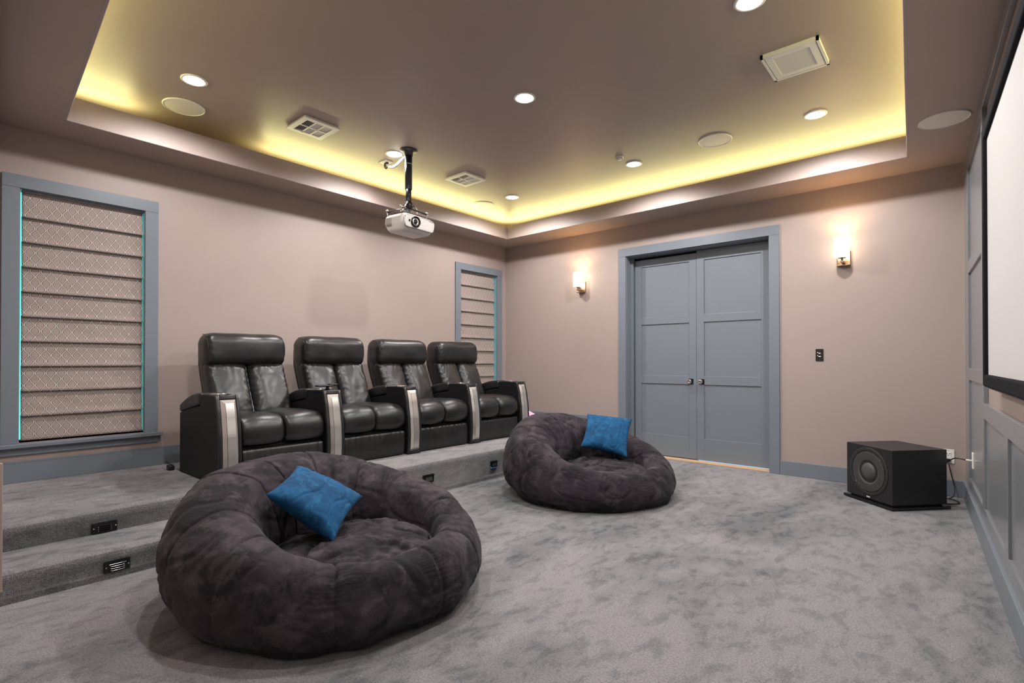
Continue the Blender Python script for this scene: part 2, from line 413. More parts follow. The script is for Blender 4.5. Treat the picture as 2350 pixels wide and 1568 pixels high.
# hall behind the camera
bm = BM(); box(bm, 2.9, -8.7, 0, 6.4, -8.5, 2.9); box(bm, 2.9, -8.5, 0, 3.1, -5.95, 2.9); box(bm, 5.9, -8.5, 0, 6.1, -5.9, 2.9); box(bm, 2.9, -8.6, 2.85, 6.4, -6.06, 2.95)
struct(mesh_obj('wall_hall', bm, M['wall']), 'hallway walls behind the camera')

# --- ceiling: upper plane, soffit with tray opening, upstand boards
bm = BM(); box(bm, -0.2, -6.1, HU, 6.1, 0.25, HU+0.05)
struct(mesh_obj('ceiling', bm, M['ceil']), 'brown upper ceiling inside the lit tray')
def off(poly, d):
    out = []; n = len(poly)
    cx = sum(p[0] for p in poly)/n; cy = sum(p[1] for p in poly)/n
    return [(x+(d if x > cx else -d), y+(d if y > cy else -d)) for x, y in poly]
LIP = [(0.430, -0.450), (4.880, -0.462), (5.150, -5.462), (0.427, -5.172)]
OUT = [(-0.1, 0.1), (5.35, 0.1), (5.75, -6.0), (-0.1, -6.0)]
bm = BM()
def ring(bm, A, B, z0, z1):
    a0 = [bm.verts.new((x, y, z0)) for x, y in A]; b0 = [bm.verts.new((x, y, z0)) for x, y in B]
    a1 = [bm.verts.new((x, y, z1)) for x, y in A]; b1 = [bm.verts.new((x, y, z1)) for x, y in B]
    n = len(A)
    for i in range(n):
        j = (i+1) % n
        bm.faces.new((a0[i], a0[j], b0[j], b0[i])); bm.faces.new((a1[i], b1[i], b1[j], a1[j]))
        bm.faces.new((a0[i], a1[i], a1[j], a0[j])); bm.faces.new((b0[i], b0[j], b1[j], b1[i]))
    bmesh.ops.recalc_face_normals(bm, faces=bm.faces[:])
ring(bm, OUT, off(LIP, 0.018), HC, HC+0.02)
struct(mesh_obj('soffit', bm, M['ceil']), 'dark brown soffit around the ceiling tray')
LO = off(LIP, 0.02); LT = off(LIP, 0.012)
for i in range(4):
    j = (i+1) % 4; bm = BM()
    P = [(*LIP[i], HC), (*LIP[j], HC), (*LT[j], 3.062), (*LT[i], 3.062)]
    Q = [(*LO[i], HC), (*LO[j], HC), (*off(LIP, 0.032)[j], 3.062), (*off(LIP, 0.032)[i], 3.062)]
    a = [bm.verts.new(p) for p in P]; b = [bm.verts.new(p) for p in Q]
    bm.faces.new(a); bm.faces.new(b[::-1])
    for k in range(4): bm.faces.new((a[k], b[k], b[(k+1) % 4], a[(k+1) % 4]))
    bmesh.ops.recalc_face_normals(bm, faces=bm.faces[:])
    struct(mesh_obj('trim_%d' % (i+1), bm, M['wall'], bevel=0.003, seg=1), 'pale upstand board along one side of the ceiling tray')
# led strips lying in the cove
LSL = ['short light strip in the cove above the large window', 'light strip in the cove above the recliners', 'light strip in the cove above the double doors', 'light strip in the cove on the screen side', 'light strip in the cove on the side nearest the camera']
for li, (x0, y0, x1, y1) in enumerate(((0.22, -5.3, 0.22, -4.74), (0.22, -3.72, 0.22, -0.24), (0.3, -0.2, 5.05, -0.2), (5.17, -0.45, 5.33, -5.2), (0.5, -5.42, 5.0, -5.70))):
    a = Vector((x0, y0, 0)); b = Vector((x1, y1, 0)); d = (b-a).normalized(); s = Vector((-d.y, d.x, 0))*0.006; bm = BM()
    vv = [bm.verts.new((p+q*k+Vector((0, 0, z)))) for p in (a, b) for k, q in ((1, s), (-1, s)) for z in (HC+0.02, HC+0.026)]
    for f in ((0, 1, 3, 2), (4, 6, 7, 5), (0, 4, 5, 1), (2, 3, 7, 6), (0, 2, 6, 4), (1, 5, 7, 3)): bm.faces.new([vv[i] for i in f])
    bmesh.ops.recalc_face_normals(bm, faces=bm.faces[:])
    tag(mesh_obj('led_strip', bm, M['ledstrip']), LSL[li], 'light strip', 'light strips lying in the ceiling cove')

# --- baseboards
def bb(name, x0, y0, x1, y1, z0, h=0.155):
    bm = BM(); box(bm, x0, y0, z0, x1, y1, z0+h); struct(mesh_obj(name, bm, M['trim'], bevel=0.003, seg=2), 'grey baseboard')
bb('baseboard_left', 0, -5.7, 0.018, 0, PZ); bb('baseboard_far', 0.018, -0.018, 1.67, 0, PZ, 0.165)
bb('baseboard_far', 1.69, -0.018, 1.930, 0, 0); bb('baseboard_far', 3.800, -0.018, 5.24, 0, 0, 0.145)

# --- windows with casing, sill, pane
def casing_bar(name, b, mt, parent, bev=0.002):
    bm = BM(); box(bm, *b); return mesh_obj(name, bm, mt, parent, bevel=bev, seg=2)
M['pane'] = emit('daylit_window_glass', (0.10, 0.72, 0.66, 1), 1.6)
def window(idx, W, right_only=False):
    y0, y1, z0, z1 = W; c = 0.096
    r = empty('window_%d' % idx); struct(r, 'window with grey casing and sill, teal daylight at the shade edges')
    casing_bar('window_casing', (0, y0-c, z0-0.015, 0.020, y0, z1), M['trim'], r); casing_bar('window_casing', (0, y1, z0-0.015, 0.020, y1+c, z1), M['trim'], r)
    casing_bar('window_casing', (0, y0-c, z1, 0.022, y1+c, z1+0.094), M['trim'], r)
    casing_bar('window_sill', (0.0, y0-c-0.028, z0-0.045, 0.062, y1+c+0.028, z0-0.015), M['trim'], r, 0.004)
    casing_bar('window_apron', (0.0, y0-c-0.004, z0-0.10, 0.020, y1+c+0.004, z0-0.045), M['trim'], r)
    for (a, b) in ((y0, y0+0.004), (y1-0.004, y1)): casing_bar('jamb', (-0.10, a, z0, 0.0, b, z1), M['trim'], r, 0)
    casing_bar('jamb', (-0.10, y0, z1-0.004, 0.0, y1, z1), M['trim'], r, 0)
    casing_bar('stool_board', (-0.10, y0+0.004, z0-0.012, 0.0, y1-0.004, z0), M['trim'], r, 0)
    casing_bar('pane', (-0.112, y0, z0, -0.104, y1, z1), M['pane'], r, 0)
window(1, W1); window(2, W2)
def shade(y0, y1, z0, z1, n, label):
    root = empty('roman_shade', (0, y0, z0)); tag(root, label, 'window shade', 'patterned roman shades in the window frames')
    Lh = (z1-z0)/n; wy = y1-y0
    # headrail
    bm = BM(); box(bm, -0.055, 0, z1-z0-0.004, -0.025, wy, z1-z0+0.010); mesh_obj('headrail', bm, M['trim'], root)
    for k in range(n):
        zt = z1-z0-k*Lh; last = (k == n-1); bm = BM(); ny = 46; nz = 12
        zb = zt-Lh+(-0.003 if last else -0.006); F, B = [], []
        for i in range(ny+1):
            y = wy*i/ny; rf, rb = [], []
            for j in range(nz+1):
                t = j/nz; z = zt+(zb-zt)*t
                x = -0.036+0.018*t**1.3 + 0.0045*N3(y*7+k*3.1, z*12, k)*math.sin(math.pi*min(1, t*1.1)) + (0.008 if k > n-4 else 0.003)*max(0, N3(y*9, z*18, 5+k))*t
                if not last and t > 0.90: x += 0.011*math.sin((t-0.90)/0.10*math.pi*0.75)
                rf.append(bm.verts.new((x, y, z)))
            # curl under hem
            rf.append(bm.verts.new((rf[-1].co.x-0.004, y, zb-0.003))); rf.append(bm.verts.new((-0.034, y, zb+0.001)))
            F.append(rf)
        for A, Bb in zip(F, F[1:]):
            for j in range(len(A)-1):
                f = bm.faces.new((A[j], A[j+1], Bb[j+1], Bb[j])); f.smooth = True
        bmesh.ops.recalc_face_normals(bm, faces=bm.faces[:])
        o = mesh_obj('shade_fold', bm, M['ogee'], root)
        md = o.modifiers.new('thick', 'SOLIDIFY'); md.thickness = 0.002; md.offset = -1
    return root
shade(-5.356, -4.609, 0.590, 2.424, 10, 'large patterned roman shade in the window left of the recliners')
shade(-0.938, -0.222, 0.590, 2.424, 10, 'patterned roman shade in the corner window behind the last recliner')

# --- double door
def frame_bars(name, bars, mt, parent):
    for b in bars: casing_bar(name, b, mt, parent)
tr = empty('trim_5'); struct(tr, 'grey casing around the double doors')
frame_bars('door_casing', [(1.932, -0.020, 0, 2.032, 0, 2.487), (3.700, -0.020, 0, 3.798, 0, 2.487), (1.932, -0.022, 2.487, 3.798, 0, 2.590)], M['trim'], tr)
frame_bars('jamb', [(2.032, 0, 0, 2.040, 0.25, 2.487), (3.692, 0, 0, 3.700, 0.25, 2.487), (2.040, 0, 2.477, 3.692, 0.25, 2.487)], M['trim'], tr)
frame_bars('door_stop', [(2.040, 0.105, 0, 2.070, 0.146, 2.477), (3.668, 0.105, 0, 3.692, 0.146, 2.477)], M['trim'], tr)
bm = BM(); box(bm, 2.04, 0.03, 0.0, 3.692, 0.145, 0.010); mesh_obj('threshold', bm, M['threshold'], tr, bevel=0.002)
bm = BM(); box(bm, 2.87, 0.19, 0.001, 3.69, 0.20, 0.012); mesh_obj('light_gap', bm, M['blueglow'], tr)
bm = BM(); box(bm, 2.0, 0.26, 0.0, 3.75, 0.28, 2.6); mesh_obj('dark_backing', bm, M['darkvoid'], tr)
def door(idx, x0, x1, knobx, ztop, yoff, label):
    r = empty('door_%d' % idx, (x0, 0.150+yoff, 0)); struct(r, label); Wd = x1-x0; st = 0.088; zb = 0.014
    bars = [(0, 0, zb, st, 0.036, ztop), (Wd-st, 0, zb, Wd, 0.036, ztop)]
    frame_bars('stile', bars, M['trim'], r)
    frame_bars('rail', [(st, 0, z0, Wd-st, 0.036, z1) for z0, z1 in ((zb, 0.268), (0.895, 0.995), (1.628, 1.718), (2.356, ztop))], M['trim'], r)
    for (z0, z1) in ((0.268, 0.895), (0.995, 1.628), (1.718, 2.356)):
        bm = BM(); box(bm, st, 0.012, z0, Wd-st, 0.026, z1); mesh_obj('panel', bm, M['trim'], r)
    bm = BM(); box(bm, knobx-0.031, -0.006, 0.900, knobx+0.031, 0, 0.962)
    kn = mesh_obj('knob_plate', bm, M['blackgloss'], r, bevel=0.002)
    bm = BM(); lathe(bm, (knobx, -0.006, 0.931), (0, -1, 0), [(0.012, 0), (0.010, 0.02), (0.012, 0.026), (0.024, 0.034), (0.027, 0.044), (0.024, 0.054), (0.017, 0.058), (0.012, 0.055), (0.006, 0.054), (0, 0.054)], 32)
    mesh_obj('knob', bm, M['chrome'], kn)
door(1, 2.072, 2.864, 0.724, 2.448, 0.006, 'left leaf of the grey panelled double doors')
door(2, 2.868, 3.666, 0.060, 2.472, 0.0, 'right leaf of the grey panelled double doors')

# ================================================================ RECLINERS
def arm_front_x(z): # z relative to platform
    pts = [(-0.01, 0.800), (0.10, 0.808), (0.19, 0.812), (0.345, 0.803), (0.495, 0.780), (0.645, 0.742)]
    z = max(pts[0][0], min(pts[-1][0], z))
    for (a, xa), (b, xb) in zip(pts, pts[1:]):
        if z <= b: t = (z-a)/(b-a); t = t*t*(3-2*t)*0.3+t*0.7; return xa+(xb-xa)*t
    return pts[-1][1]
# local frame: x = 0 at arm rear (world 0.455), y from arm's left side, z from platform top
AW = 0.155
def armrest(root, y):
    bm = BM(); prof = [(0.0, 0.0), (0.0, 0.475), (0.12, 0.500), (0.28, 0.528), (0.432, 0.550), (0.444, 0.556), (0.447, 0.625), (0.455, 0.638), (0.60, 0.640), (0.715, 0.636)]
    for i in range(13):
        z = 0.630-0.630*i/12; prof.append((arm_front_x(z)-0.020, z))
    prism_y(bm, prof, y, y+AW); bmesh.ops.recalc_face_normals(bm, faces=bm.faces[:])
    arm = mesh_obj('armrest', bm, M['vinyl'], root, bevel=0.008, seg=3)
    # pad
    bm = BM(); ny, nx = 8, 16
    def top(x): return 0.470+0.095*(1-(1-min(1, x/0.12))**2)*0.86+0.082*min(1, x/0.44)**1.2
    def bot(x): return 0.478+0.078*(x/0.44)
    def fn(p, nn):
        t = (p.x+0.012)/0.456; zt = 0.535+0.112*math.sin(min(1, t*1.05)*math.pi/2)**0.9; zb_ = bot(max(0, p.x))
        k = (p.z+0.045)/0.09; return Vector((p.x, p.y, zb_+(zt-zb_)*k))
    soft(bm, (0.216, y+AW/2, 0), (0.228, AW/2+0.002, 0.045), (0.025, 0.022, 0.022), (18, 8, 8), fn)
    mesh_obj('arm_pad', bm, M['leather'], arm)
    # front leather border band, four sides around the plate
    bm = BM(); n = 24
    def strip(ya, yb, za, zb_, d0=-0.02, d1=0.0, nz=24):
        A = []
        for i in range(nz+1):
            z = za+(zb_-za)*i/nz; x = arm_front_x(z)
            A.append([bm.verts.new((x+d0, ya, z)), bm.verts.new((x+d1-0.003, ya, z)), bm.verts.new((x+d1, ya+0.004, z)), bm.verts.new((x+d1, yb-0.004, z)), bm.verts.new((x+d1-0.003, yb, z)), bm.verts.new((x+d0, yb, z))])
        for a, b in zip(A, A[1:]):
            for k in range(5): f = bm.faces.new((a[k], b[k], b[k+1], a[k+1])); f.smooth = True
        bm.faces.new(A[0]); bm.faces.new(A[-1][::-1])
    strip(y-0.001, y+0.027, 0.005, 0.640); strip(y+AW-0.020, y+AW+0.001, 0.005, 0.640)
    strip(y+0.027, y+AW-0.020, 0.610, 0.640, -0.03, 0.0, 4); strip(y+0.027, y+AW-0.020, 0.005, 0.042, -0.02, 0, 4)
    bmesh.ops.recalc_face_normals(bm, faces=bm.faces[:]); mesh_obj('arm_border', bm, M['leather'], arm)
    # silver plate with bevelled faces and a dark slot line
    bm = BM(); za, zb_ = 0.044, 0.608; ya, yb = y+0.029, y+AW-0.022
    rows = []; nz = 30
    for i in range(nz+1):
        if i == 0: z, e = za, 0
        elif i == 1: z, e = za+0.022, 1
        elif i == nz-1: z, e = zb_-0.026, 1
        elif i == nz: z, e = zb_, 0
        else: z, e = za+0.022+(zb_-za-0.048)*(i-1)/(nz-2), 1
        x = arm_front_x(z); w1 = ya+(0.026 if e else 0.0); w2 = yb-(0.017 if e else 0)
        rows.append([bm.verts.new((x-0.004, ya, z)), bm.verts.new((x+(0.009 if e else -0.004), w1, z)), bm.verts.new((x+(0.009 if e else -0.004), w1+0.003, z)), bm.verts.new((x+(0.009 if e else -0.004), w2, z)), bm.verts.new((x-0.004, yb, z))])
    for i, (a, b) in enumerate(zip(rows, rows[1:])):
        for k in range(4):
            try: f = bm.faces.new((a[k], b[k], b[k+1], a[k+1])); f.material_index = 1 if (k == 1 and 1 <= i < nz-1) else 0
            except ValueError: pass
    bmesh.ops.recalc_face_normals(bm, faces=bm.faces[:])
    p = mesh_obj('trim_plate', bm, [M['silver'], M['black']], arm); p['label'] = 'silver bevelled plate on the armrest front'
    # cup holder
    bm = BM(); lathe(bm, (0.585, y+AW/2, 0.638), (0, 0, 1), [(0.058, 0.001), (0.060, 0.006), (0.054, 0.009), (0.047, 0.007), (0.045, 0.000), (0.044, 0.004), (0.030, 0.0015), (0, 0.0015)], 36)
    mesh_obj('cup_holder', bm, M['chrome'], arm)
    return arm
def lean(z): # x offset of the back by local height (z rel. platform)
    t = (0.86-z)/0.40
    return 0.0 if t < 0 else 0.175*min(1.6, t)**1.15
def recliner(k, label):
    root = empty('recliner', (0.455, -4.47+0.83*k, PZ)); tag(root, label, 'recliner', 'black leather recliners in a row on the platform')
    armrest(root, 0.0)
    if k == 3: armrest(root, 0.83)
    y0, y1 = AW+0.004, 0.826; ym = (y0+y1)/2; sd = k*11.7+3
    # base frame between arms
    bm = BM(); box(bm, 0.05, y0, 0.02, 0.70, y1, 0.30); mesh_obj('base_frame', bm, M['black'], root)
    # seat cushion: two halves with a roll front and pinched centre seam
    for sgn, nm in ((-1, 'seat_cushion'), (1, 'seat_cushion')):
        yc = ym+sgn*0.167
        def fn(p, nn, sgn=sgn, yc=yc):
            e = (p.y-yc)*sgn   # -0.167 at centre seam
            inn = max(0, 1-(e+0.167)/0.07); out = max(0, 1-(0.167-e)/0.05)
            crown = 0.022*(1-((p.y-yc)/0.167)**2)
            fr = max(0, min(1, (p.x-0.45)/0.35))
            q = p.copy()
            q += nn*(crown*(1 if nn.x+nn.z > 0 else 0.3)-0.004*inn**2-0.006*out)
            wr_ = 0.0028*math.sin(p.z*150+N3(p.y*20, p.z*9, sd)*7)*max(0, out)*(nn.x > 0.3) + 0.0022*math.sin(p.x*110+p.z*90+N3(p.y*30, p.x*8, sd)*8)*inn
            q += nn*(wr_+0.006*N3(p.x*7, p.y*7, p.z*7+sd))
            q.z -= 0.022*max(0, 1-p.x/0.5)
            if nn.z < -0.2: q.z += 0.02*(1-fr)
            return q
        bm = BM(); soft(bm, (0.485, yc, 0.350), (0.295, 0.170, 0.118), (0.115, 0.018, 0.104), (26, 16, 20), fn)
        mesh_obj(nm, bm, M['leather'], root)
    # footrest panel
    bm = BM()
    def fn2(p, nn):
        q = p.copy(); g = max(0, (p.z-0.12)/0.10)
        if nn.x > 0.2: q.x += 0.003*math.sin(p.y*95+N3(p.y*9, sd, 0)*6)*g + 0.004*N3(p.y*6, p.z*6, sd) + 0.010*math.sin(math.pi*min(1, max(0, p.z/0.23)))
        return q
    soft(bm, (0.735, ym, 0.118), (0.035, 0.322, 0.112), (0.015, 0.015, 0.015), (4, 60, 14), fn2)
    mesh_obj('footrest', bm, M['leather'], root)
    # back shell
    bm = BM()
    def fsh(p, nn): return Vector((p.x+lean(p.z)*1.02, p.y, p.z))
    soft(bm, (-0.105, ym, 0.60), (0.062, 0.318, 0.47), (0.04, 0.05, 0.10), (8, 16, 24), fsh)
    mesh_obj('back_shell', bm, M['shell'], root)
    # side wings of the back (leather wrap)
    bm = BM(); soft(bm, (-0.045, ym, 0.615), (0.075, 0.325, 0.44), (0.05, 0.04, 0.08), (8, 20, 24), fsh); mesh_obj('back_side', bm, M['leather'], root)
    # lower back cushions, two halves
    for sgn in (-1, 1):
        yc = ym+sgn*0.162
        def fb(p, nn, sgn=sgn, yc=yc):
            e = (p.y-yc)*sgn; inn = max(0, 1-(e+0.162)/0.11); out = max(0, 1-(0.162-e)/0.10)
            q = p.copy(); q.x += lean(p.z)
            # belly
            tz = (p.z-0.45)/0.42
            q += Vector((0.030*math.sin(math.pi*max(0, min(1, tz)))*(1-((p.y-yc)/0.17)**2), 0, 0))*(nn.x > 0)
            top_p = max(0, (tz-0.80)/0.2)
            a = 0.0048*math.sin(p.z*115-e*60*1+N3(p.y*16, p.z*10, sd+sgn)*6)*(inn**1.2) + 0.0050*math.sin(p.z*95+e*70+N3(p.y*12, p.z*8, sd-sgn)*7)*(out**1.1)
            a += 0.0028*math.sin(p.y*120+N3(p.z*14, p.y*9, sd)*6)*top_p
            a += 0.010*N3(p.y*7+sd, p.z*6, sgn*3)+0.002*N3(p.y*22, p.z*20, sd+9)
            q += Vector((1, 0, 0.2))*(a*(nn.x > 0.1)-0.020*inn**2.2*(nn.x > 0)); return q
        bm = BM(); soft(bm, (0.010, yc, 0.655), (0.078, 0.163, 0.232), (0.060, 0.045, 0.060), (8, 34, 44), fb)
        mesh_obj('back_cushion', bm, M['leather'], root)
    # headrest
    def fh(p, nn):
        q = p.copy(); e = abs(p.y-ym)/0.33
        top_drop = 0.035*max(0, (e-0.72)/0.28)**2*max(0, min(1, (p.z-0.95)/0.17))
        q.z -= top_drop
        tz = (p.z-0.845)/0.28
        if nn.x > 0: q.x += 0.016*math.sin(math.pi*max(0, min(1, tz*0.9+0.1)))*(1-e**4)
        a = 0.007*N3(p.y*6+sd, p.z*7, 1)+0.0025*math.sin(p.y*60+p.z*120+N3(p.y*7, p.z*7, sd)*6)*max(0, (e-0.8)/0.2)
        q.x += a*(nn.x > 0.2); q.z += 0.006*N3(p.y*5, sd, 0)
        return q
    bm = BM(); soft(bm, (-0.020, ym, 0.984), (0.128, 0.334, 0.142), (0.085, 0.045, 0.080), (14, 44, 22), fh)
    mesh_obj('headrest', bm, M['leather'], root)
    # seam piping where the headrest meets its side
    for yy in (y0-0.000, y1+0.000):
        s = 1 if yy > ym else -1; bm = BM()
        pts = [(-0.02+0.118*math.cos(a), ym+s*0.318, 0.984+0.128*math.sin(a)) for a in [R(-80+i*20) for i in range(10)]]
        tube(bm, pts, 0.0028, 6); mesh_obj('seam_piping', bm, M['leather'], root)
    return root
for k, lb in enumerate(['black leather recliner nearest the camera, first of the row by the large window',
                        'second black leather recliner from the camera, with a remote on its left armrest',
                        'third black leather recliner from the camera, between second and last of the row',
                        'farthest black leather recliner at the corner window, with armrests on both sides']):
    recliner(k, lb)

# ================================================================ BEAN BAG SOFAS
def bag(cx, cy, back_deg, RO_, hb, hf, seedv, label, nseam, seam0):
    root = empty('round_beanbag_sofa', (cx, cy, 0)); tag(root, label, 'bean bag', 'dark suede round bean bag sofas')
    tb = R(back_deg); N, K = 560, 150
    seams = [seam0+i*360/nseam+((i*37) % 11-5) for i in range(nseam)]
    bm = BM(); grid = []
    for i in range(N):
        th = 2*math.pi*i/N; b = (0.5+0.5*math.cos(th-tb)); b2 = b**1.1
        Ro = RO_*(1+0.018*N3(math.cos(th)*1.6, math.sin(th)*1.6, seedv)); Ri = 0.375-0.15*math.cos(th-tb)
        h = hf+(hb-hf)*b2; h *= 1+0.03*N3(math.cos(th)*2, math.sin(th)*2, seedv+4)
        rc = (Ro+Ri)/2; a = (Ro-Ri)/2; row = []
        dm = 0; pk = 0; side = 0
        for s_ in seams:
            d = (math.degrees(th)-s_+180) % 360-180; dist = R(d)*rc
            g = math.exp(-(dist/0.007)**2); dm = max(dm, g)
            w_ = math.exp(-(abs(dist)/0.10)); 
            if w_ > pk: pk = w_
        for j in range(K):
            ph = 2*math.pi*j/K; c_, s1 = math.cos(ph), math.sin(ph)
            # superellipse section
            ex = 0.86 if s1 > 0 else 1.05; x = math.copysign(abs(c_)**ex, c_); z = math.copysign(abs(s1)**0.90, s1)
            nr, nzv = c_*h/2, s1*a; L = math.hypot(nr, nzv); nr /= L; nzv /= L
            r = rc+a*x; zz = h*0.5+h*0.5*z
            # outward sag: widest point lower than middle
            r += 0.035*(1-zz/h)*max(0, x)*math.sin(math.pi*min(1, zz/h+0.15))
            r += 0.05*b*(zz/h)*(0.5)  # back leans outward
            cx_, sx_ = math.cos(th), math.sin(th)
            px, py = r*cx_, r*sx_
            disp = 0.020*N3(px*3.1, py*3.1, zz*3.1+seedv)+0.010*N3(px*8, py*8, zz*8+seedv*2)
            ridge = 1-abs(N3(px*3.2+seedv, py*3.2, zz*5)); disp -= 0.007*max(0, ridge-0.90)/0.10
            disp += 0.0022*N3(px*24, py*24, zz*24)
            disp -= 0.014*dm*(0.6+0.4*nzv)
            disp += pk*0.0020*math.sin(ph*44+N3(px*7, py*7, zz*7)*12)*(0.45+0.55*(x > -0.2))*max(0, 0.2+N3(cx_*3, sx_*3, ph+seedv)*2.2)
            # inner side pucker
            if x < -0.3: disp += 0.004*math.sin(th*34+N3(px*6, py*6, zz*5)*7)*min(1, (-x-0.3)*2)*max(0, 0.3+N3(px*3, py*3, seedv+9)*2)
            r2 = r+nr*disp; z2 = zz+nzv*disp
            z2 = z2 if z2 > 0.035 else 0.0+max(0, z2)*0.5*(z2/0.035 if z2 > 0 else 0)
            z2 = max(0.001, z2)
            row.append(bm.verts.new((r2*cx_, r2*sx_, z2)))
        grid.append(row)
    for i in range(N):
        A, B = grid[i], grid[(i+1) % N]
        for j in range(K):
            f = bm.faces.new((A[j], B[j], B[(j+1) % K], A[(j+1) % K])); f.smooth = True
    bmesh.ops.recalc_face_normals(bm, faces=bm.faces[:])
    mesh_obj('ring_body', bm, M['suede'], root)
    # seat disc
    bm = BM(); ox, oy = -0.145*math.cos(tb), -0.145*math.sin(tb); Rs = 0.385; nr_, na = 60, 200; rows = []
    for i in range(nr_+1):
        t = i/nr_; row = []
        for j in range(na):
            a = 2*math.pi*j/na; rr = Rs*min(1, t/0.86) if t < 0.86 else Rs*(1+0.02*math.sin((t-0.86)/0.14*math.pi))
            edge = max(0, (t-0.86)/0.14)
            x, y = rr*math.cos(a), rr*math.sin(a); rad = rr/Rs
            z = 0.270+0.020*(1-rad**2)-0.035*rad**6-edge*0.09
            fold = 1-abs(N3(x*5+seedv, y*5+2, seedv)); z += -0.028*max(0, fold-0.84)/0.16*(1-edge)
            f2 = 1-abs(N3(x*11-seedv, y*4+seedv, 2)); z += 0.007*max(0, f2-0.88)/0.12*(1-edge)
            z += 0.016*N3(x*5, y*5, seedv+3)+0.003*N3(x*18, y*18, seedv)
            z += 0.004*math.sin(a*44+N3(x*5, y*5, 0)*5)*max(0, (rad-0.75)/0.25)*(1-edge)
            row.append(bm.verts.new((ox+x, oy+y, z)) if i > 0 else None)
        rows.append(row)
    cen = bm.verts.new((ox, oy, 0.305))
    for j in range(na): bm.faces.new((cen, rows[1][j], rows[1][(j+1) % na])).smooth = True
    for i in range(1, nr_):
        for j in range(na): bm.faces.new((rows[i][j], rows[i+1][j], rows[i+1][(j+1) % na], rows[i][(j+1) % na])).smooth = True
    bmesh.ops.recalc_face_normals(bm, faces=bm.faces[:])
    mesh_obj('seat_pad', bm, M['suede'], root)
    bm = BM(); pts = []
    for j in range(121):
        a = 2*math.pi*j/120; x, y = Rs*1.005*math.cos(a), Rs*1.005*math.sin(a)
        pts.append((ox+x, oy+y, 0.230+0.016*N3(x*5, y*5, seedv+3)))
    tube(bm, pts, 0.005, 6); mesh_obj('seat_piping', bm, M['suede'], root)
    return root
bag(2.72, -4.43, 190, 0.745, 0.64, 0.305, 1.7, 'large charcoal suede round bean bag nearest the camera, in front of the first recliners', 11, -62)
bag(2.67, -1.90, 172, 0.735, 0.665, 0.275, 8.3, 'smaller looking charcoal suede round bean bag by the double doors', 11, -50)

def pillow(c, rv, s, label, sd):
    v = Vector(rv); ang = v.length; rot = Matrix.Rotation(ang, 4, v.normalized())
    root = bpy.data.objects.new('throw_pillow', None)
    bm = BM(); n = 60; h = s/2; T = []; Bt = []
    for side in (1, -1):
        g = []
        for i in range(n+1):
            row = []
            for j in range(n+1):
                u, w_ = -1+2*i/n, -1+2*j/n
                edge = (1-u**2)*(1-w_**2); ins = 0.10*(abs(u)**3*(1-w_**2))*1; ins2 = 0.10*(abs(w_)**3*(1-u**2))
                x = u*h*(1-ins*0.9)*1.03; y = w_*h*(1-ins2*0.9)*1.03
                z = side*0.075*(max(0, edge)**0.42)
                wr_ = 0.0
                d = min(1-abs(u), 1-abs(w_))
                k = math.exp(-d*5)
                wr_ += 0.0030*math.sin((u*w_*16+u*22+w_*15)+N3(u*3, w_*3, sd)*8)*k*(1 if d > 0.01 else 0)
                ridge = 1-abs(N3(u*0.9+w_*0.8+sd, w_*0.5-u*1.3, sd)); wr_ -= 0.008*max(0, ridge-0.93)/0.07*min(1, edge*4)
                z += side*(wr_+0.009*N3(u*1.6, w_*1.6, sd+side)*min(1, edge*5))
                z += 0.02*u*w_
                if d < 1e-6 and side == -1: row.append(T[i][j])
                else: row.append(bm.verts.new((x, y, z)))
            g.append(row)
        if side == 1: T = g
        for i in range(n):
            for j in range(n):
                q = (g[i][j], g[i+1][j], g[i+1][j+1], g[i][j+1]); q = q if side == 1 else q[::-1]
                bm.faces.new(q).smooth = True
    o = mesh_obj('throw_pillow', bm, M['blue'])
    bpy.data.objects.remove(root)
    o.matrix_world = Matrix.Translation(c) @ rot
    tag(o, label, 'pillow', 'blue throw pillows'); return o
pillow((2.665, -4.505, 0.455), (-0.25, -7.66, -8.70), 0.385, 'blue velour throw pillow lying on the seat of the nearest bean bag', 2.0)
pillow((2.725, -1.665, 0.497), (-4.31, -2.02, -2.54), 0.412, 'blue velour throw pillow leaning upright on the bean bag by the doors', 5.0)

# ================================================================ CEILING FITTINGS
DLAB = ['downlight in the tray corner, beyond the corner speaker and far square vent', 'downlight partly behind the projector pole by the ceiling outlet', 'downlight at the left end of the tray, beside a round speaker',
        'downlight next to the small smoke detector, toward the double doors', 'central downlight in the middle of the tray ceiling', 'downlight above the picture, between the leftmost and the top right one',
        'downlight near the right tray corner, beyond the return air grille', 'downlight cut by the top picture edge, left of the return air grille', 'downlight behind the top right picture corner, nearest the screen']
for i, (x, y) in enumerate(LIGHT_XY):
    r = empty('downlight', (x, y, HU)); tag(r, DLAB[i], 'ceiling light', 'recessed downlights in the tray ceiling')
    bm = BM(); lathe(bm, (0, 0, 0), (0, 0, -1), [(0.085, 0.0), (0.086, 0.004), (0.078, 0.008), (0.066, 0.006), (0.062, 0.002)], 40); mesh_obj('trim_ring', bm, M['white'], r)
    bm = BM(); lathe(bm, (0, 0, 0), (0, 0, -1), [(0.062, 0.003), (0.050, 0.010), (0.03, 0.013), (0, 0.014)], 40); mesh_obj('diffuser', bm, M['spot'], r)
DL = {0: 0}
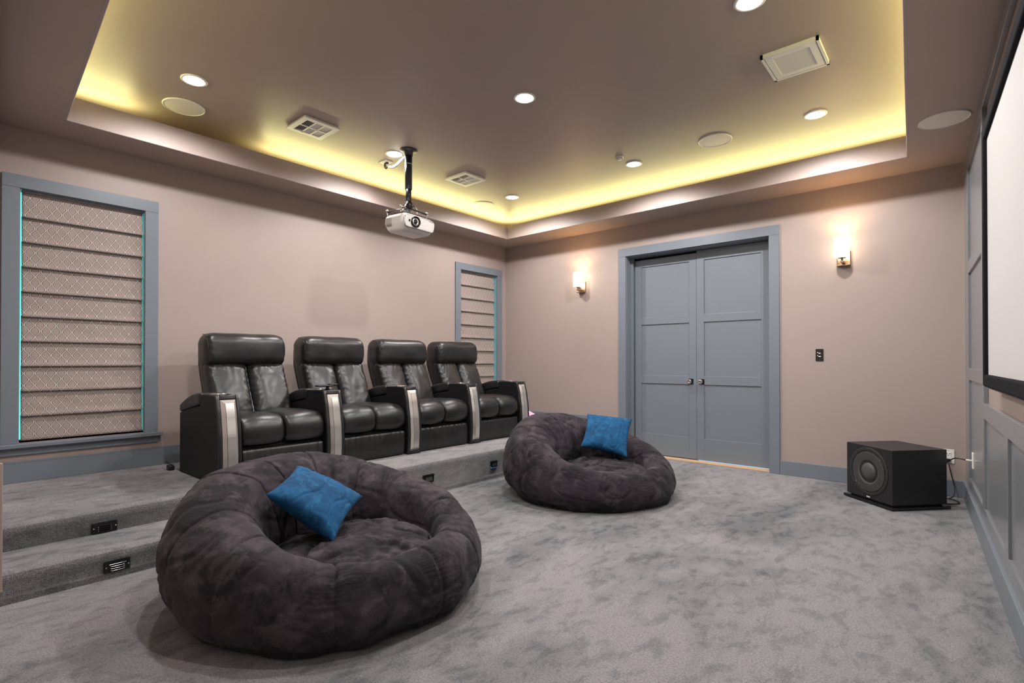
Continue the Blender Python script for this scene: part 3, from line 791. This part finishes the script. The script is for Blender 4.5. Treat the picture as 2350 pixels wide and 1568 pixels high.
def speaker_disc(x, y, z, label):
    r = empty('ceiling_speaker', (x, y, z)); tag(r, label, 'speaker', 'round flush ceiling speakers')
    bm = BM(); lathe(bm, (0, 0, 0), (0, 0, -1), [(0.146, 0), (0.146, 0.006), (0.142, 0.009), (0.138, 0.008), (0.137, 0.005)], 56); mesh_obj('rim', bm, M['white'], r)
    bm = BM(); lathe(bm, (0, 0, 0), (0, 0, -1), [(0.137, 0.005), (0.12, 0.006), (0, 0.007)], 56); mesh_obj('grille', bm, M['cream'], r)
speaker_disc(0.532, -4.473, HU, 'round ceiling speaker at the left end of the tray ceiling near the large window')
speaker_disc(0.537, -1.051, HU, 'round ceiling speaker in the tray corner beyond the square vents')
speaker_disc(3.517, -1.074, HU, 'round ceiling speaker in the tray above the double doors')
speaker_disc(5.132, -1.143, HC, 'round ceiling speaker in the soffit beside the projection screen')
def diffuser_vent(x0, y0, x1, y1, label):
    z = HU; r = empty('ceiling_vent', ((x0+x1)/2, (y0+y1)/2, z)); tag(r, label, 'vent', 'square supply vents on the tray ceiling')
    w2, h2 = (x1-x0)/2, (y1-y0)/2
    bm = BM()
    for (a, b, c, d) in ((-w2, -h2, w2, -h2+0.045), (-w2, h2-0.045, w2, h2), (-w2, -h2+0.045, -w2+0.045, h2-0.045), (w2-0.045, -h2+0.045, w2, h2-0.045)): box(bm, a, b, -0.022, c, d, -0.014)
    for (a, b, c, d) in ((-w2+0.01, -h2+0.01, w2-0.01, -h2+0.014), (-w2+0.01, h2-0.014, w2-0.01, h2-0.01), (-w2+0.01, -h2+0.014, -w2+0.014, h2-0.014), (w2-0.014, -h2+0.014, w2-0.01, h2-0.014)): box(bm, a, b, -0.014, c, d, 0)
    # mullions: one across x, two across y
    iw, ih = w2-0.045, h2-0.045
    box(bm, -0.006, -ih, -0.022, 0.006, ih, -0.016)
    for yy in (-ih/3, ih/3): box(bm, -iw, yy-0.006, -0.022, iw, yy+0.006, -0.016)
    mesh_obj('vent_frame', bm, M['white'], r)
    bm = BM(); box(bm, -iw, -ih, -0.004, iw, ih, -0.001); mesh_obj('backing', bm, M['darkvoid'], r)
    bm = BM()
    for cell_x in (-1, 1):
        for cy_ in (-1, 0, 1):
            xa, xb = (0.006, iw) if cell_x > 0 else (-iw, -0.006); ya, yb = (cy_-0.5)*ih*2/3+0.006, (cy_+0.5)*ih*2/3-0.006
            if cy_ == 0:
                n = 9
                for i in range(n):
                    xx = xa+(xb-xa)*(i+0.5)/n; v = box(bm, -0.0008, ya, -0.007, 0.0008, yb, 0.007); xf(bm, v, Matrix.Translation((xx, 0, -0.013)) @ Matrix.Rotation(R(45), 4, 'Y'))
            else:
                n = 5
                for i in range(n):
                    yy = ya+(yb-ya)*(i+0.5)/n; v = box(bm, xa, -0.008, -0.0008, xb, 0.008, 0.0008); xf(bm, v, Matrix.Translation((0, yy, -0.013)) @ Matrix.Rotation(R(40*(-cy_)), 4, 'X'))
    mesh_obj('louvers', bm, M['white'], r)
    bm = BM(); box(bm, -iw+0.01, -0.055, -0.034, -iw+0.016, -0.035, -0.022); mesh_obj('damper_lever', bm, M['white'], r)
diffuser_vent(0.818, -3.785, 1.146, -3.462, 'square white louvred ceiling vent nearest the camera, left of the projector')
diffuser_vent(0.905, -2.036, 1.235, -1.718, 'square white louvred ceiling vent beyond the projector pole')
def return_vent(x0, y0, x1, y1):
    r = empty('return_air_vent', ((x0+x1)/2, (y0+y1)/2, HU)); tag(r, 'large rectangular white return air grille on the ceiling near the screen', 'vent')
    w2, h2 = (x1-x0)/2, (y1-y0)/2; bm = BM()
    for (a, b, c, d) in ((-w2, -h2, w2, -h2+0.016), (-w2, h2-0.016, w2, h2), (-w2, -h2, -w2+0.016, h2), (w2-0.016, -h2, w2, h2)): box(bm, a, b, -0.024, c, d, 0)
    mesh_obj('vent_frame', bm, M['white'], r)
    bm = BM(); e = 0.021; f_ = 0.062
    for (a, b, c, d) in ((-w2+e, -h2+e, w2-e, -h2+f_), (-w2+e, h2-f_, w2-e, h2-e), (-w2+e, -h2+f_, -w2+f_, h2-f_), (w2-f_, -h2+f_, w2-e, h2-f_)): box(bm, a, b, -0.022, c, d, -0.012)
    mesh_obj('grille_door', bm, M['white'], r)
    bm = BM(); box(bm, -w2+0.02, -h2+0.02, -0.006, w2-0.02, h2-0.02, -0.003); mesh_obj('backing', bm, M['darkvoid'], r)
    bm = BM(); n = 15
    for i in range(n):
        yy = -h2+f_+(2*h2-2*f_)*(i+0.5)/n; v = box(bm, -w2+f_, -0.0095, -0.0008, w2-f_, 0.0095, 0.0008); xf(bm, v, Matrix.Translation((0, yy, -0.015)) @ Matrix.Rotation(R(-32), 4, 'X'))
    mesh_obj('louvers', bm, M['white'], r)
    for xx in (-0.09, 0.09):
        bm = BM(); box(bm, xx-0.014, -h2+0.026, -0.028, xx+0.014, -h2+0.032, -0.022); mesh_obj('latch', bm, M['white'], r)
return_vent(4.212, -2.212, 4.552, -1.840)
r = empty('smoke_detector', (2.654, -1.294, HU)); tag(r, 'small round white detector on the ceiling beside a downlight', 'smoke detector')
bm = BM(); lathe(bm, (0, 0, 0), (0, 0, -1), [(0.040, 0), (0.041, 0.008), (0.034, 0.012)], 32); mesh_obj('base_ring', bm, M['white'], r)
bm = BM(); lathe(bm, (0, 0, 0), (0, 0, -1), [(0.022, 0.010), (0.022, 0.026), (0.016, 0.032), (0, 0.033)], 32); mesh_obj('sensor_dome', bm, M['white'], r)

# ---------------------------------------------------------------- projector mount + projector
PX, PY = 1.205, -2.77
r = empty('projector_mount', (PX, PY, HU)); tag(r, 'dark grey ceiling pole mount that holds the white projector', 'projector mount')
bm = BM(); lathe(bm, (0, 0, 0), (0, 0, -1), [(0.082, 0), (0.084, 0.006), (0.078, 0.012), (0.045, 0.016), (0.040, 0.05), (0.037, 0.055)], 40); mesh_obj('ceiling_flange', bm, M['pole'], r)
bm = BM(); cyl(bm, (0, 0, -0.05), (0, 0, -0.38), 0.034, seg=32); mesh_obj('outer_pole', bm, M['pole'], r)
bm = BM(); cyl(bm, (0, 0, -0.13), (0, 0, -0.142), 0.036, seg=32); mesh_obj('collar', bm, M['steel'], r)
bm = BM(); cyl(bm, (0, 0, -0.36), (0, 0, -0.50), 0.027, seg=32); mesh_obj('inner_pole', bm, M['pole'], r)
bm = BM(); lathe(bm, (0, 0, -0.50), (0, 0, -1), [(0.03, 0), (0.042, 0.02), (0.045, 0.045), (0.028, 0.075), (0.02, 0.09), (0, 0.09)], 28); mesh_obj('ball_joint', bm, M['black'], r)
ctr = Vector((0.03, -0.03, -0.595))
for (dx, dy) in ((0.10, -0.16), (0.10, 0.15), (-0.12, -0.15), (-0.10, 0.13)):
    bm = BM(); p1 = ctr+Vector((dx, dy, -0.028)); tube(bm, [ctr+Vector((0, 0, 0.02)), ctr+Vector((dx*0.5, dy*0.5, 0.0)), p1], 0.008, 8)
    a = mesh_obj('mount_arm', bm, M['black'], r)
    bm = BM(); cyl(bm, p1+Vector((0, 0, -0.03)), p1+Vector((0, 0, 0.018)), 0.006, seg=10); lathe(bm, p1+Vector((0, 0, 0.008)), (0, 0, 1), [(0, 0), (0.013, 0), (0.015, 0.006), (0.012, 0.016), (0, 0.017)], 12); mesh_obj('knob', bm, M['steel'], a)
for yy in (-0.05, 0.05):
    bm = BM(); tube(bm, [(0.02, yy*0.6, -0.52), (0.04, yy*1.4, -0.56), (0.02, yy*1.8, -0.60)], 0.007, 8); mesh_obj('brace', bm, M['steel'], r)
r = empty('projector', (1.25, -2.795, 2.452)); tag(r, 'white home theatre projector hanging from the ceiling pole', 'projector')
r.rotation_euler = (R(-1.5), R(3), R(0))
def fpj(p, nn):
    q = p.copy(); t = (p.z+0.082)/0.164
    k = 1-0.20*max(0, 0.45-t)/0.45*0.9 - 0.05*max(0, t-0.75)/0.25
    q.x *= k; q.y *= k; q.x += 0.012*(1-(p.y/0.19)**2)*(p.x > 0); return q
bm = BM(); soft(bm, (0, 0, 0), (0.150, 0.190, 0.082), (0.045, 0.045, 0.035), (16, 20, 14), fpj); mesh_obj('housing', bm, M['projwhite'], r)
bm = BM()
def ffc(p, nn): q = p.copy(); q.x += 0.012*(1-(p.y/0.19)**2); q.y *= (1-0.06*max(0, -p.z)/0.05); return q
soft(bm, (0.148, 0.0, 0.005), (0.010, 0.176, 0.057), (0.006, 0.03, 0.03), (3, 24, 12), ffc); fc = mesh_obj('front_fascia', bm, M['projwhite'], r)
bm = BM(); pts = [(0.152+0.012*(1-((0.178*math.cos(a))/0.19)**2), max(-0.17, min(0.17, 0.21*math.cos(a))), 0.005+max(-0.054, min(0.054, 0.075*math.sin(a)))) for a in [2*math.pi*i/60 for i in range(61)]]
tube(bm, pts, 0.002, 6); mesh_obj('fascia_seam', bm, M['black'], fc)
ly = -0.062; bm = BM(); lathe(bm, (0.1725, ly, 0.008), (1, 0, 0), [(0.050, -0.01), (0.050, 0.010), (0.046, 0.012), (0.043, 0.008), (0.036, -0.004), (0.034, -0.004)], 40); ln = mesh_obj('lens_ring', bm, M['blackgloss'], r)
bm = BM(); lathe(bm, (0.1725, ly, 0.008), (1, 0, 0), [(0.036, -0.004), (0.030, 0.002), (0.024, 0.000), (0.020, -0.003)], 40); mesh_obj('zoom_ring', bm, M['steel'], ln)
bm = BM(); lathe(bm, (0.1725, ly, 0.008), (1, 0, 0), [(0.022, -0.004), (0.016, 0.004), (0.008, 0.007), (0, 0.008)], 32); mesh_obj('lens_glass', bm, M['lens'], ln)
bm = BM(); box(bm, 0.160, -0.136, 0.000, 0.1690, -0.120, 0.020); mesh_obj('sensor_window', bm, M['blackgloss'], r, bevel=0.001)
bm = BM(); 
for i in range(9): box(bm, 0.150, 0.060+i*0.012, -0.040, 0.1625-0.0005*i, 0.063+i*0.012, 0.045)
mesh_obj('front_vents', bm, M['projwhite'], r)
bm = BM()
for i in range(7): box(bm, -0.11, -0.1905, -0.030+i*0.011, -0.02, -0.186, -0.026+i*0.011)
mesh_obj('side_vents', bm, M['steel'], r)
bm = BM(); box(bm, 0.152, 0.060, 0.047, 0.166, 0.150, 0.050); mesh_obj('top_slot', bm, M['black'], r)
for (x, y) in ((0.10, -0.13), (0.10, 0.13), (-0.10, 0.0)):
    bm = BM(); cyl(bm, (x*0.8, y*0.8, -0.088), (x*0.8, y*0.8, -0.078), 0.012, seg=16); mesh_obj('foot', bm, M['projwhite'], r)
# ceiling outlet with cable to the pole
r = empty('ceiling_outlet', (0.79, -2.735, HU)); tag(r, 'white ceiling outlet plate with plug and cable running to the projector pole', 'outlet')
bm = BM(); box(bm, -0.06, -0.045, -0.008, 0.06, 0.045, 0); mesh_obj('cover_plate', bm, M['white'], r, bevel=0.003)
bm = BM(); box(bm, 0.0, -0.012, -0.05, 0.03, 0.012, -0.008); tube(bm, [(-0.02, 0, -0.01), (-0.02, 0.0, -0.05), (0.01, 0.0, -0.075), (0.03, 0.0, -0.045)], 0.006, 8, smooth_iter=2); mesh_obj('plug', bm, M['black'], r)
bm = BM(); tube(bm, [(0.02, 0, -0.035), (0.08, 0.0, -0.075), (0.15, -0.01, -0.09), (0.25, -0.02, -0.075), (0.33, -0.03, -0.055), (0.385, -0.035, -0.05)], 0.014, 10, smooth_iter=2); mesh_obj('cable', bm, M['projwhite'], r)

# ================================================================ SCONCES
def sconce(x, label):
    r = empty('wall_sconce', (x, 0, 2.16)); tag(r, label, 'wall light', 'wall sconces flanking the double doors')
    bm = BM(); box(bm, -0.054, -0.014, -0.072, 0.054, 0.0, 0.072); mesh_obj('back_plate', bm, M['bronze'], r, bevel=0.002)
    bm = BM(); box(bm, -0.054, -0.060, -0.074, 0.054, -0.014, -0.064); mesh_obj('lower_shelf', bm, M['bronze'], r, bevel=0.0015)
    bm = BM(); box(bm, -0.014, -0.125, -0.052, 0.014, -0.014, -0.034); mesh_obj('arm', bm, M['bronze'], r, bevel=0.002)
    bm = BM(); cyl(bm, (0, -0.112, -0.034), (0, -0.112, -0.006), 0.010, seg=16); lathe(bm, (0, -0.112, -0.010), (0, 0, 1), [(0, 0), (0.034, 0), (0.034, 0.006), (0, 0.006)], 28); mesh_obj('shade_holder', bm, M['bronze'], r)
    bm = BM(); lathe(bm, (0, -0.112, -0.002), (0, 0, 1), [(0.0, 0.0), (0.050, 0.0), (0.060, 0.008), (0.061, 0.10), (0.061, 0.186), (0.058, 0.188), (0.057, 0.10), (0.055, 0.012), (0, 0.008)], 40); mesh_obj('glass_shade', bm, M['shade'], r)
sconce(1.380, 'lit wall sconce with white glass shade left of the double doors')
sconce(4.367, 'lit wall sconce with white glass shade right of the double doors')

# ================================================================ SWITCH, OUTLETS
r = empty('wall_switch', (4.158, 0, 1.232)); tag(r, 'black wall keypad plate between the doors and the subwoofer', 'switch')
bm = BM(); box(bm, -0.034, -0.007, -0.060, 0.034, 0, 0.060); mesh_obj('cover_plate', bm, M['black'], r, bevel=0.002)
for z, w_ in ((0.017, 0.018), (-0.014, 0.020)):
    bm = BM(); box(bm, -0.008, -0.0085, z-0.004, -0.008+w_, -0.006, z+0.004); mesh_obj('button', bm, M['white'], r)
    bm = BM(); box(bm, -0.020, -0.0085, z+0.004, -0.012, -0.006, z+0.011); mesh_obj('indicator', bm, M['white'], r)
bm = BM(); lathe(bm, (0, -0.007, -0.050), (0, -1, 0), [(0.003, 0), (0.002, 0.001), (0, 0.001)], 10); mesh_obj('screw', bm, M['steel'], r)
def socket_pair(parent, zc, plug):
    for dx in (-0.010, 0.010):
        bm = BM(); box(bm, dx-0.0022, -0.0095, zc+0.000, dx+0.0022, -0.0085, zc+0.010); mesh_obj('slot', bm, M['black'], parent)
    bm = BM(); lathe(bm, (0, -0.0085, zc-0.010), (0, -1, 0), [(0.0035, 0), (0.0035, 0.0012), (0, 0.0012)], 12); mesh_obj('slot', bm, M['black'], parent)
r = empty('wall_outlet', (5.131, 0, 0.345)); tag(r, 'white wall outlet on the taupe wall behind the subwoofer', 'outlet')
bm = BM(); box(bm, -0.041, -0.006, -0.060, 0.041, 0, 0.060); cp = mesh_obj('cover_plate', bm, M['white'], r, bevel=0.002)
bm = BM(); box(bm, -0.018, -0.0088, -0.036, 0.018, -0.005, 0.036); mesh_obj('receptacle', bm, M['white'], r, bevel=0.001)
socket_pair(cp, 0.020, False)
bm = BM(); lathe(bm, (0, -0.006, 0.050), (0, -1, 0), [(0.003, 0), (0.002, 0.001), (0, 0.001)], 10); mesh_obj('screw', bm, M['steel'], cp)
r = empty('wall_outlet', RO+RTv*0.52+RN*(-0.014)+Vector((0, 0, 0.40))); r.rotation_euler = (0, 0, -math.pi/2-0+RA-math.pi/2+math.pi/2)
r.rotation_euler = (0, 0, math.atan2(RTv.y, RTv.x))
tag(r, 'white outlet plate on the panelled wall beside the subwoofer cable', 'outlet')
bm = BM(); box(bm, -0.041, -0.008, -0.060, 0.041, 0, 0.060); mesh_obj('cover_plate', bm, M['white'], r, bevel=0.002)
bm = BM(); cyl(bm, (0, -0.008, 0.0), (0, -0.045, 0.002), 0.006, seg=12); mesh_obj('jack', bm, M['white'], r)

# ================================================================ SUBWOOFER
a0 = Vector((4.437, -0.565, 0)); a1 = Vector((4.808, -0.902, 0)); a2 = Vector((5.094, -0.464, 0))
ex = (a1-a0).normalized(); ey = Vector((-ex.y, ex.x, 0))     # ey points away from the front face
Wf = (a1-a0).length; Df = 0.515
r = empty('subwoofer', ((a0+a1)/2), math.atan2(ex.y, ex.x)); tag(r, 'black boxy subwoofer standing on the carpet near the far right corner', 'speaker')
bm = BM(); box(bm, -Wf/2, 0, 0.006, Wf/2, Df, 0.026); mesh_obj('plinth', bm, M['blackgloss'], r, bevel=0.003)
bm = BM(); box(bm, -Wf/2+0.02, 0.02, 0.0, Wf/2-0.02, Df-0.02, 0.008); box(bm, -Wf/2+0.04, 0.04, 0.026, Wf/2-0.04, Df-0.04, 0.040); mesh_obj('feet', bm, M['black'], r)
bm = BM(); box(bm, -Wf/2+0.018, 0.018, 0.038, Wf/2-0.018, Df-0.018, 0.470); mesh_obj('cabinet', bm, M['subbox'], r, bevel=0.003)
bm = BM(); cz = 0.262; lathe(bm, (0, 0.018, cz), (0, -1, 0), [(0.196, 0.0), (0.196, 0.003), (0.194, 0.0045), (0.170, 0.0045), (0.168, 0.003)], 72); dr = mesh_obj('driver_rim', bm, M['rim'], r)
bm = BM(); lathe(bm, (0, 0.018, cz), (0, -1, 0), [(0.169, 0.003), (0.167, 0.0065), (0.163, 0.0065), (0.161, 0.003)], 72); mesh_obj('inner_ring', bm, M['blackgloss'], dr)
bm = BM(); prof = [(0.162, 0.004), (0.15, 0.006), (0.105, 0.006), (0.098, 0.004), (0.088, -0.004), (0.078, -0.006), (0.070, 0.000), (0.066, 0.006), (0.045, 0.015), (0.02, 0.019), (0, 0.020)]
lathe(bm, (0, 0.018, cz), (0, -1, 0), prof, 72); mesh_obj('woofer_cone', bm, M['cone'], dr)
bm = BM()
for i in range(31):
    xx = -0.15+0.01*i; hh = math.sqrt(max(0, 0.154**2-xx**2)); h0 = math.sqrt(max(0, 0.106**2-xx**2))
    for (za, zb_) in ([(-hh, -h0), (h0, hh)] if h0 > 0 else [(-hh, hh)]): box(bm, xx-0.0015, 0.0095, cz+za, xx+0.0015, 0.0122, cz+zb_)
g = mesh_obj('grille_bars', bm, M['cone'], dr); g['kind'] = 'stuff'
bm = BM()   # small silver badge, too small to read
for gx, gh in ((-0.017, 0.010), (-0.006, 0.008), (0.006, 0.010)): box(bm, gx, 0.0155, 0.048, gx+0.009, 0.0185, 0.048+gh)
mesh_obj('badge', bm, M['white'], r)

def along(P, name, label, r_=0.004):
    bm = BM(); tube(bm, P, r_, 8, smooth_iter=3); return tag(mesh_obj(name, bm, M['cord']), label, 'cable')
jack = RO+RTv*0.52+RN*0.031+Vector((0, 0, 0.402))
along([(5.094, -0.43, 0.30), (5.12, -0.44, 0.352), (5.17, -0.47, 0.400), (jack.x-0.05, jack.y+0.01, 0.408), tuple(jack)], 'audio_cable', 'black cable arching from the subwoofer to the panelled wall outlet', 0.0045)
bm = BM(); box(bm, 5.117, -0.034, 0.306, 5.145, -0.008, 0.326); tube(bm, [(5.131, -0.028, 0.31), (5.134, -0.045, 0.285), (5.150, -0.055, 0.20), (5.168, -0.06, 0.12), (5.175, -0.09, 0.06), (5.160, -0.14, 0.012), (5.08, -0.20, 0.008), (5.02, -0.26, 0.008), (5.04, -0.34, 0.008), (5.12, -0.38, 0.008), (5.19, -0.33, 0.008), (5.21, -0.24, 0.009), (5.15, -0.17, 0.012), (5.06, -0.17, 0.014), (5.00, -0.24, 0.014), (4.985, -0.32, 0.03), (4.98, -0.36, 0.08)], 0.0042, 8, smooth_iter=3)
tag(mesh_obj('power_cable', bm, M['cord']), 'black power cord plugged in the wall outlet and coiled on the carpet', 'cable')

# ================================================================ PROJECTION SCREEN
org = RO+RTv*0+RN*0
r = empty('projection_screen'); tag(r, 'wide white projection screen with black velvet frame on the panelled wall', 'projection screen')
S0, S1, Z0, Z1 = 2.045, 4.50, 1.032, 2.435; B = 0.066; OF = 0.050
def sbar(name, s0, s1, z0, z1):
    bm = BM(); rbox_w(bm, s0, s1, 0.004, OF, z0, z1); bmesh.ops.recalc_face_normals(bm, faces=bm.faces[:]); mesh_obj(name, bm, M['velvet'], r, bevel=0.012, seg=4)
sbar('frame_bar', S0, S0+B, Z0, Z1); sbar('frame_bar', S1-B, S1, Z0, Z1); sbar('frame_bar', S0+B-0.012, S1-B+0.012, Z0, Z0+B); sbar('frame_bar', S0+B-0.012, S1-B+0.012, Z1-B, Z1)
bm = BM(); rbox_w(bm, S0+0.01, S1-0.01, 0.028, 0.032, Z0+0.01, Z1-0.01); bmesh.ops.recalc_face_normals(bm, faces=bm.faces[:]); mesh_obj('screen_surface', bm, M['screen'], r)
bm = BM(); rbox_w(bm, S0+0.02, S1-0.02, 0.0, 0.03, Z0-0.010, Z0+0.03); bmesh.ops.recalc_face_normals(bm, faces=bm.faces[:]); mesh_obj('lower_rail', bm, M['black'], r, bevel=0.003)

# ================================================================ STEP LIGHTS
def step_light(x, y0, y1, z0, z1, label, louvred=True):
    r = empty('step_light', (x, (y0+y1)/2, (z0+z1)/2)); tag(r, label, 'step light', 'black step lights set in the carpeted risers')
    w2, h2 = (y1-y0)/2, (z1-z0)/2
    bm = BM(); box(bm, -0.01, -w2, -h2, 0.006, w2, h2); fp = mesh_obj('face_plate', bm, M['blackgloss'], r, bevel=0.002)
    if louvred:
        for k in range(4):
            z = h2*0.62-k*h2*0.36; bm = BM(); hw = w2*(0.66 if k == 0 else 0.50)
            v = box(bm, -0.001, -hw, -0.0035, 0.010, hw, 0.0005); xf(bm, v, Matrix.Translation((0.005, 0, z)) @ Matrix.Rotation(R(22), 4, 'Y')); mesh_obj('louver', bm, M['blackgloss'], r, bevel=0.001)
            if k:
                for s in (-1, 1):
                    bm = BM(); lathe(bm, (0.008, s*hw, z-0.001), (1, 0, 0), [(0.003, 0), (0.002, 0.003), (0, 0.003)], 10); mesh_obj('rivet', bm, M['chrome'], r)
        for s in (-1, 1):
            bm = BM(); lathe(bm, (0.006, s*w2*0.86, 0), (1, 0, 0), [(0.004, 0), (0.003, 0.002), (0, 0.002)], 12); mesh_obj('screw', bm, M['steel'], r)
    else:
        bm = BM(); box(bm, 0.004, -w2*0.62, -h2*0.55, 0.0085, w2*0.62, h2*0.45); mesh_obj('lens', bm, M['cone'], r, bevel=0.001)
        bm = BM(); box(bm, 0.005, -w2, h2*0.72, 0.020, w2, h2*0.86); mesh_obj('visor', bm, M['blackgloss'], r, bevel=0.001)
    return r
step_light(1.347, -5.187, -5.066, 0.151, 0.214, 'black louvred step light in the upper riser below the window')
step_light(1.728, -5.203, -5.088, 0.026, 0.090, 'black louvred step light in the lower step riser beside the bean bag')
step_light(1.667, -2.967, -2.848, 0.103, 0.174, 'black step light plate in the platform riser between the two bean bags', False)
sl = step_light(1.667, -2.106, -2.016, 0.108, 0.172, 'small black step light with painted blue reflection beside the far bean bag', False)
M['bluereflect'] = simple('blue_reflection', (0.03, 0.20, 0.55, 1), 0.5)
bm = BM(); box(bm, 0.003, -0.052, -0.040, 0.008, 0.030, -0.030); box(bm, 0.003, -0.056, -0.036, 0.007, -0.044, -0.018); mesh_obj('blue_reflection', bm, M['bluereflect'], sl)  # blue strips paint a reflection onto the plate as solid colour

# ================================================================ SMALL THINGS
r = empty('remote_control', (1.120, -3.560, PZ+0.640)); tag(r, 'black remote control propped on the armrest between the first two recliners', 'remote')
bm = BM(); cyl(bm, (0, 0, 0), (0, 0, 0.030), 0.018, 0.012, 20); mesh_obj('stand', bm, M['black'], r)
bm = BM(); soft(bm, (0, -0.03, 0.036), (0.030, 0.075, 0.008), (0.012, 0.015, 0.007), (6, 12, 4)); mesh_obj('body', bm, M['black'], r)
bm = BM(); soft(bm, (0.004, 0.045, 0.044), (0.024, 0.040, 0.010), (0.010, 0.012, 0.009), (6, 8, 4)); mesh_obj('grip', bm, M['black'], r)
for i in range(6):
    bm = BM(); box(bm, -0.006+0.012*(i % 2)-0.004, -0.08+0.022*(i//2), 0.043, -0.006+0.012*(i % 2)+0.004, -0.072+0.022*(i//2), 0.0455); mesh_obj('button', bm, M['pole'], r)

r = empty('power_adapter', (0.34, -4.50, PZ)); tag(r, 'black power adapter with a looped lead on the platform behind the first recliner', 'adapter')
bm = BM(); soft(bm, (0, 0, 0.020), (0.035, 0.022, 0.0195), (0.008, 0.008, 0.008), (6, 6, 6)); mesh_obj('body', bm, M['black'], r)
bm = BM(); tube(bm, [(-0.02, 0.02, 0.03), (-0.06, 0.0, 0.055), (-0.03, -0.03, 0.068), (0.02, -0.02, 0.060), (0.03, 0.01, 0.042)], 0.005, 8, smooth_iter=3); mesh_obj('lead', bm, M['cord'], r)

bm = BM(); soft(bm, (0, 0, 0.045), (0.13, 0.10, 0.044), (0.06, 0.06, 0.04), (12, 12, 8), lambda p, nn: p+nn*0.006*N3(p.x*12, p.y*12, 2))
o = mesh_obj('folded_blanket', bm, M['suede']); o.location = (1.02, -0.62, PZ); tag(o, 'dark folded blanket on the platform past the last recliner', 'blanket')
bm = BM(); soft(bm, (0, 0, 0.0), (0.15, 0.09, 0.034), (0.08, 0.06, 0.032), (16, 12, 8), lambda p, nn: p+nn*0.006*N3(p.x*12, p.y*12, 7))
o = mesh_obj('striped_slipper', bm, M['pink']); o.location = (0.99, -0.62, PZ+0.175); o.rotation_euler = (0, R(22), R(10)); tag(o, 'pink and white striped slipper past the last recliner, half hidden', 'slipper')
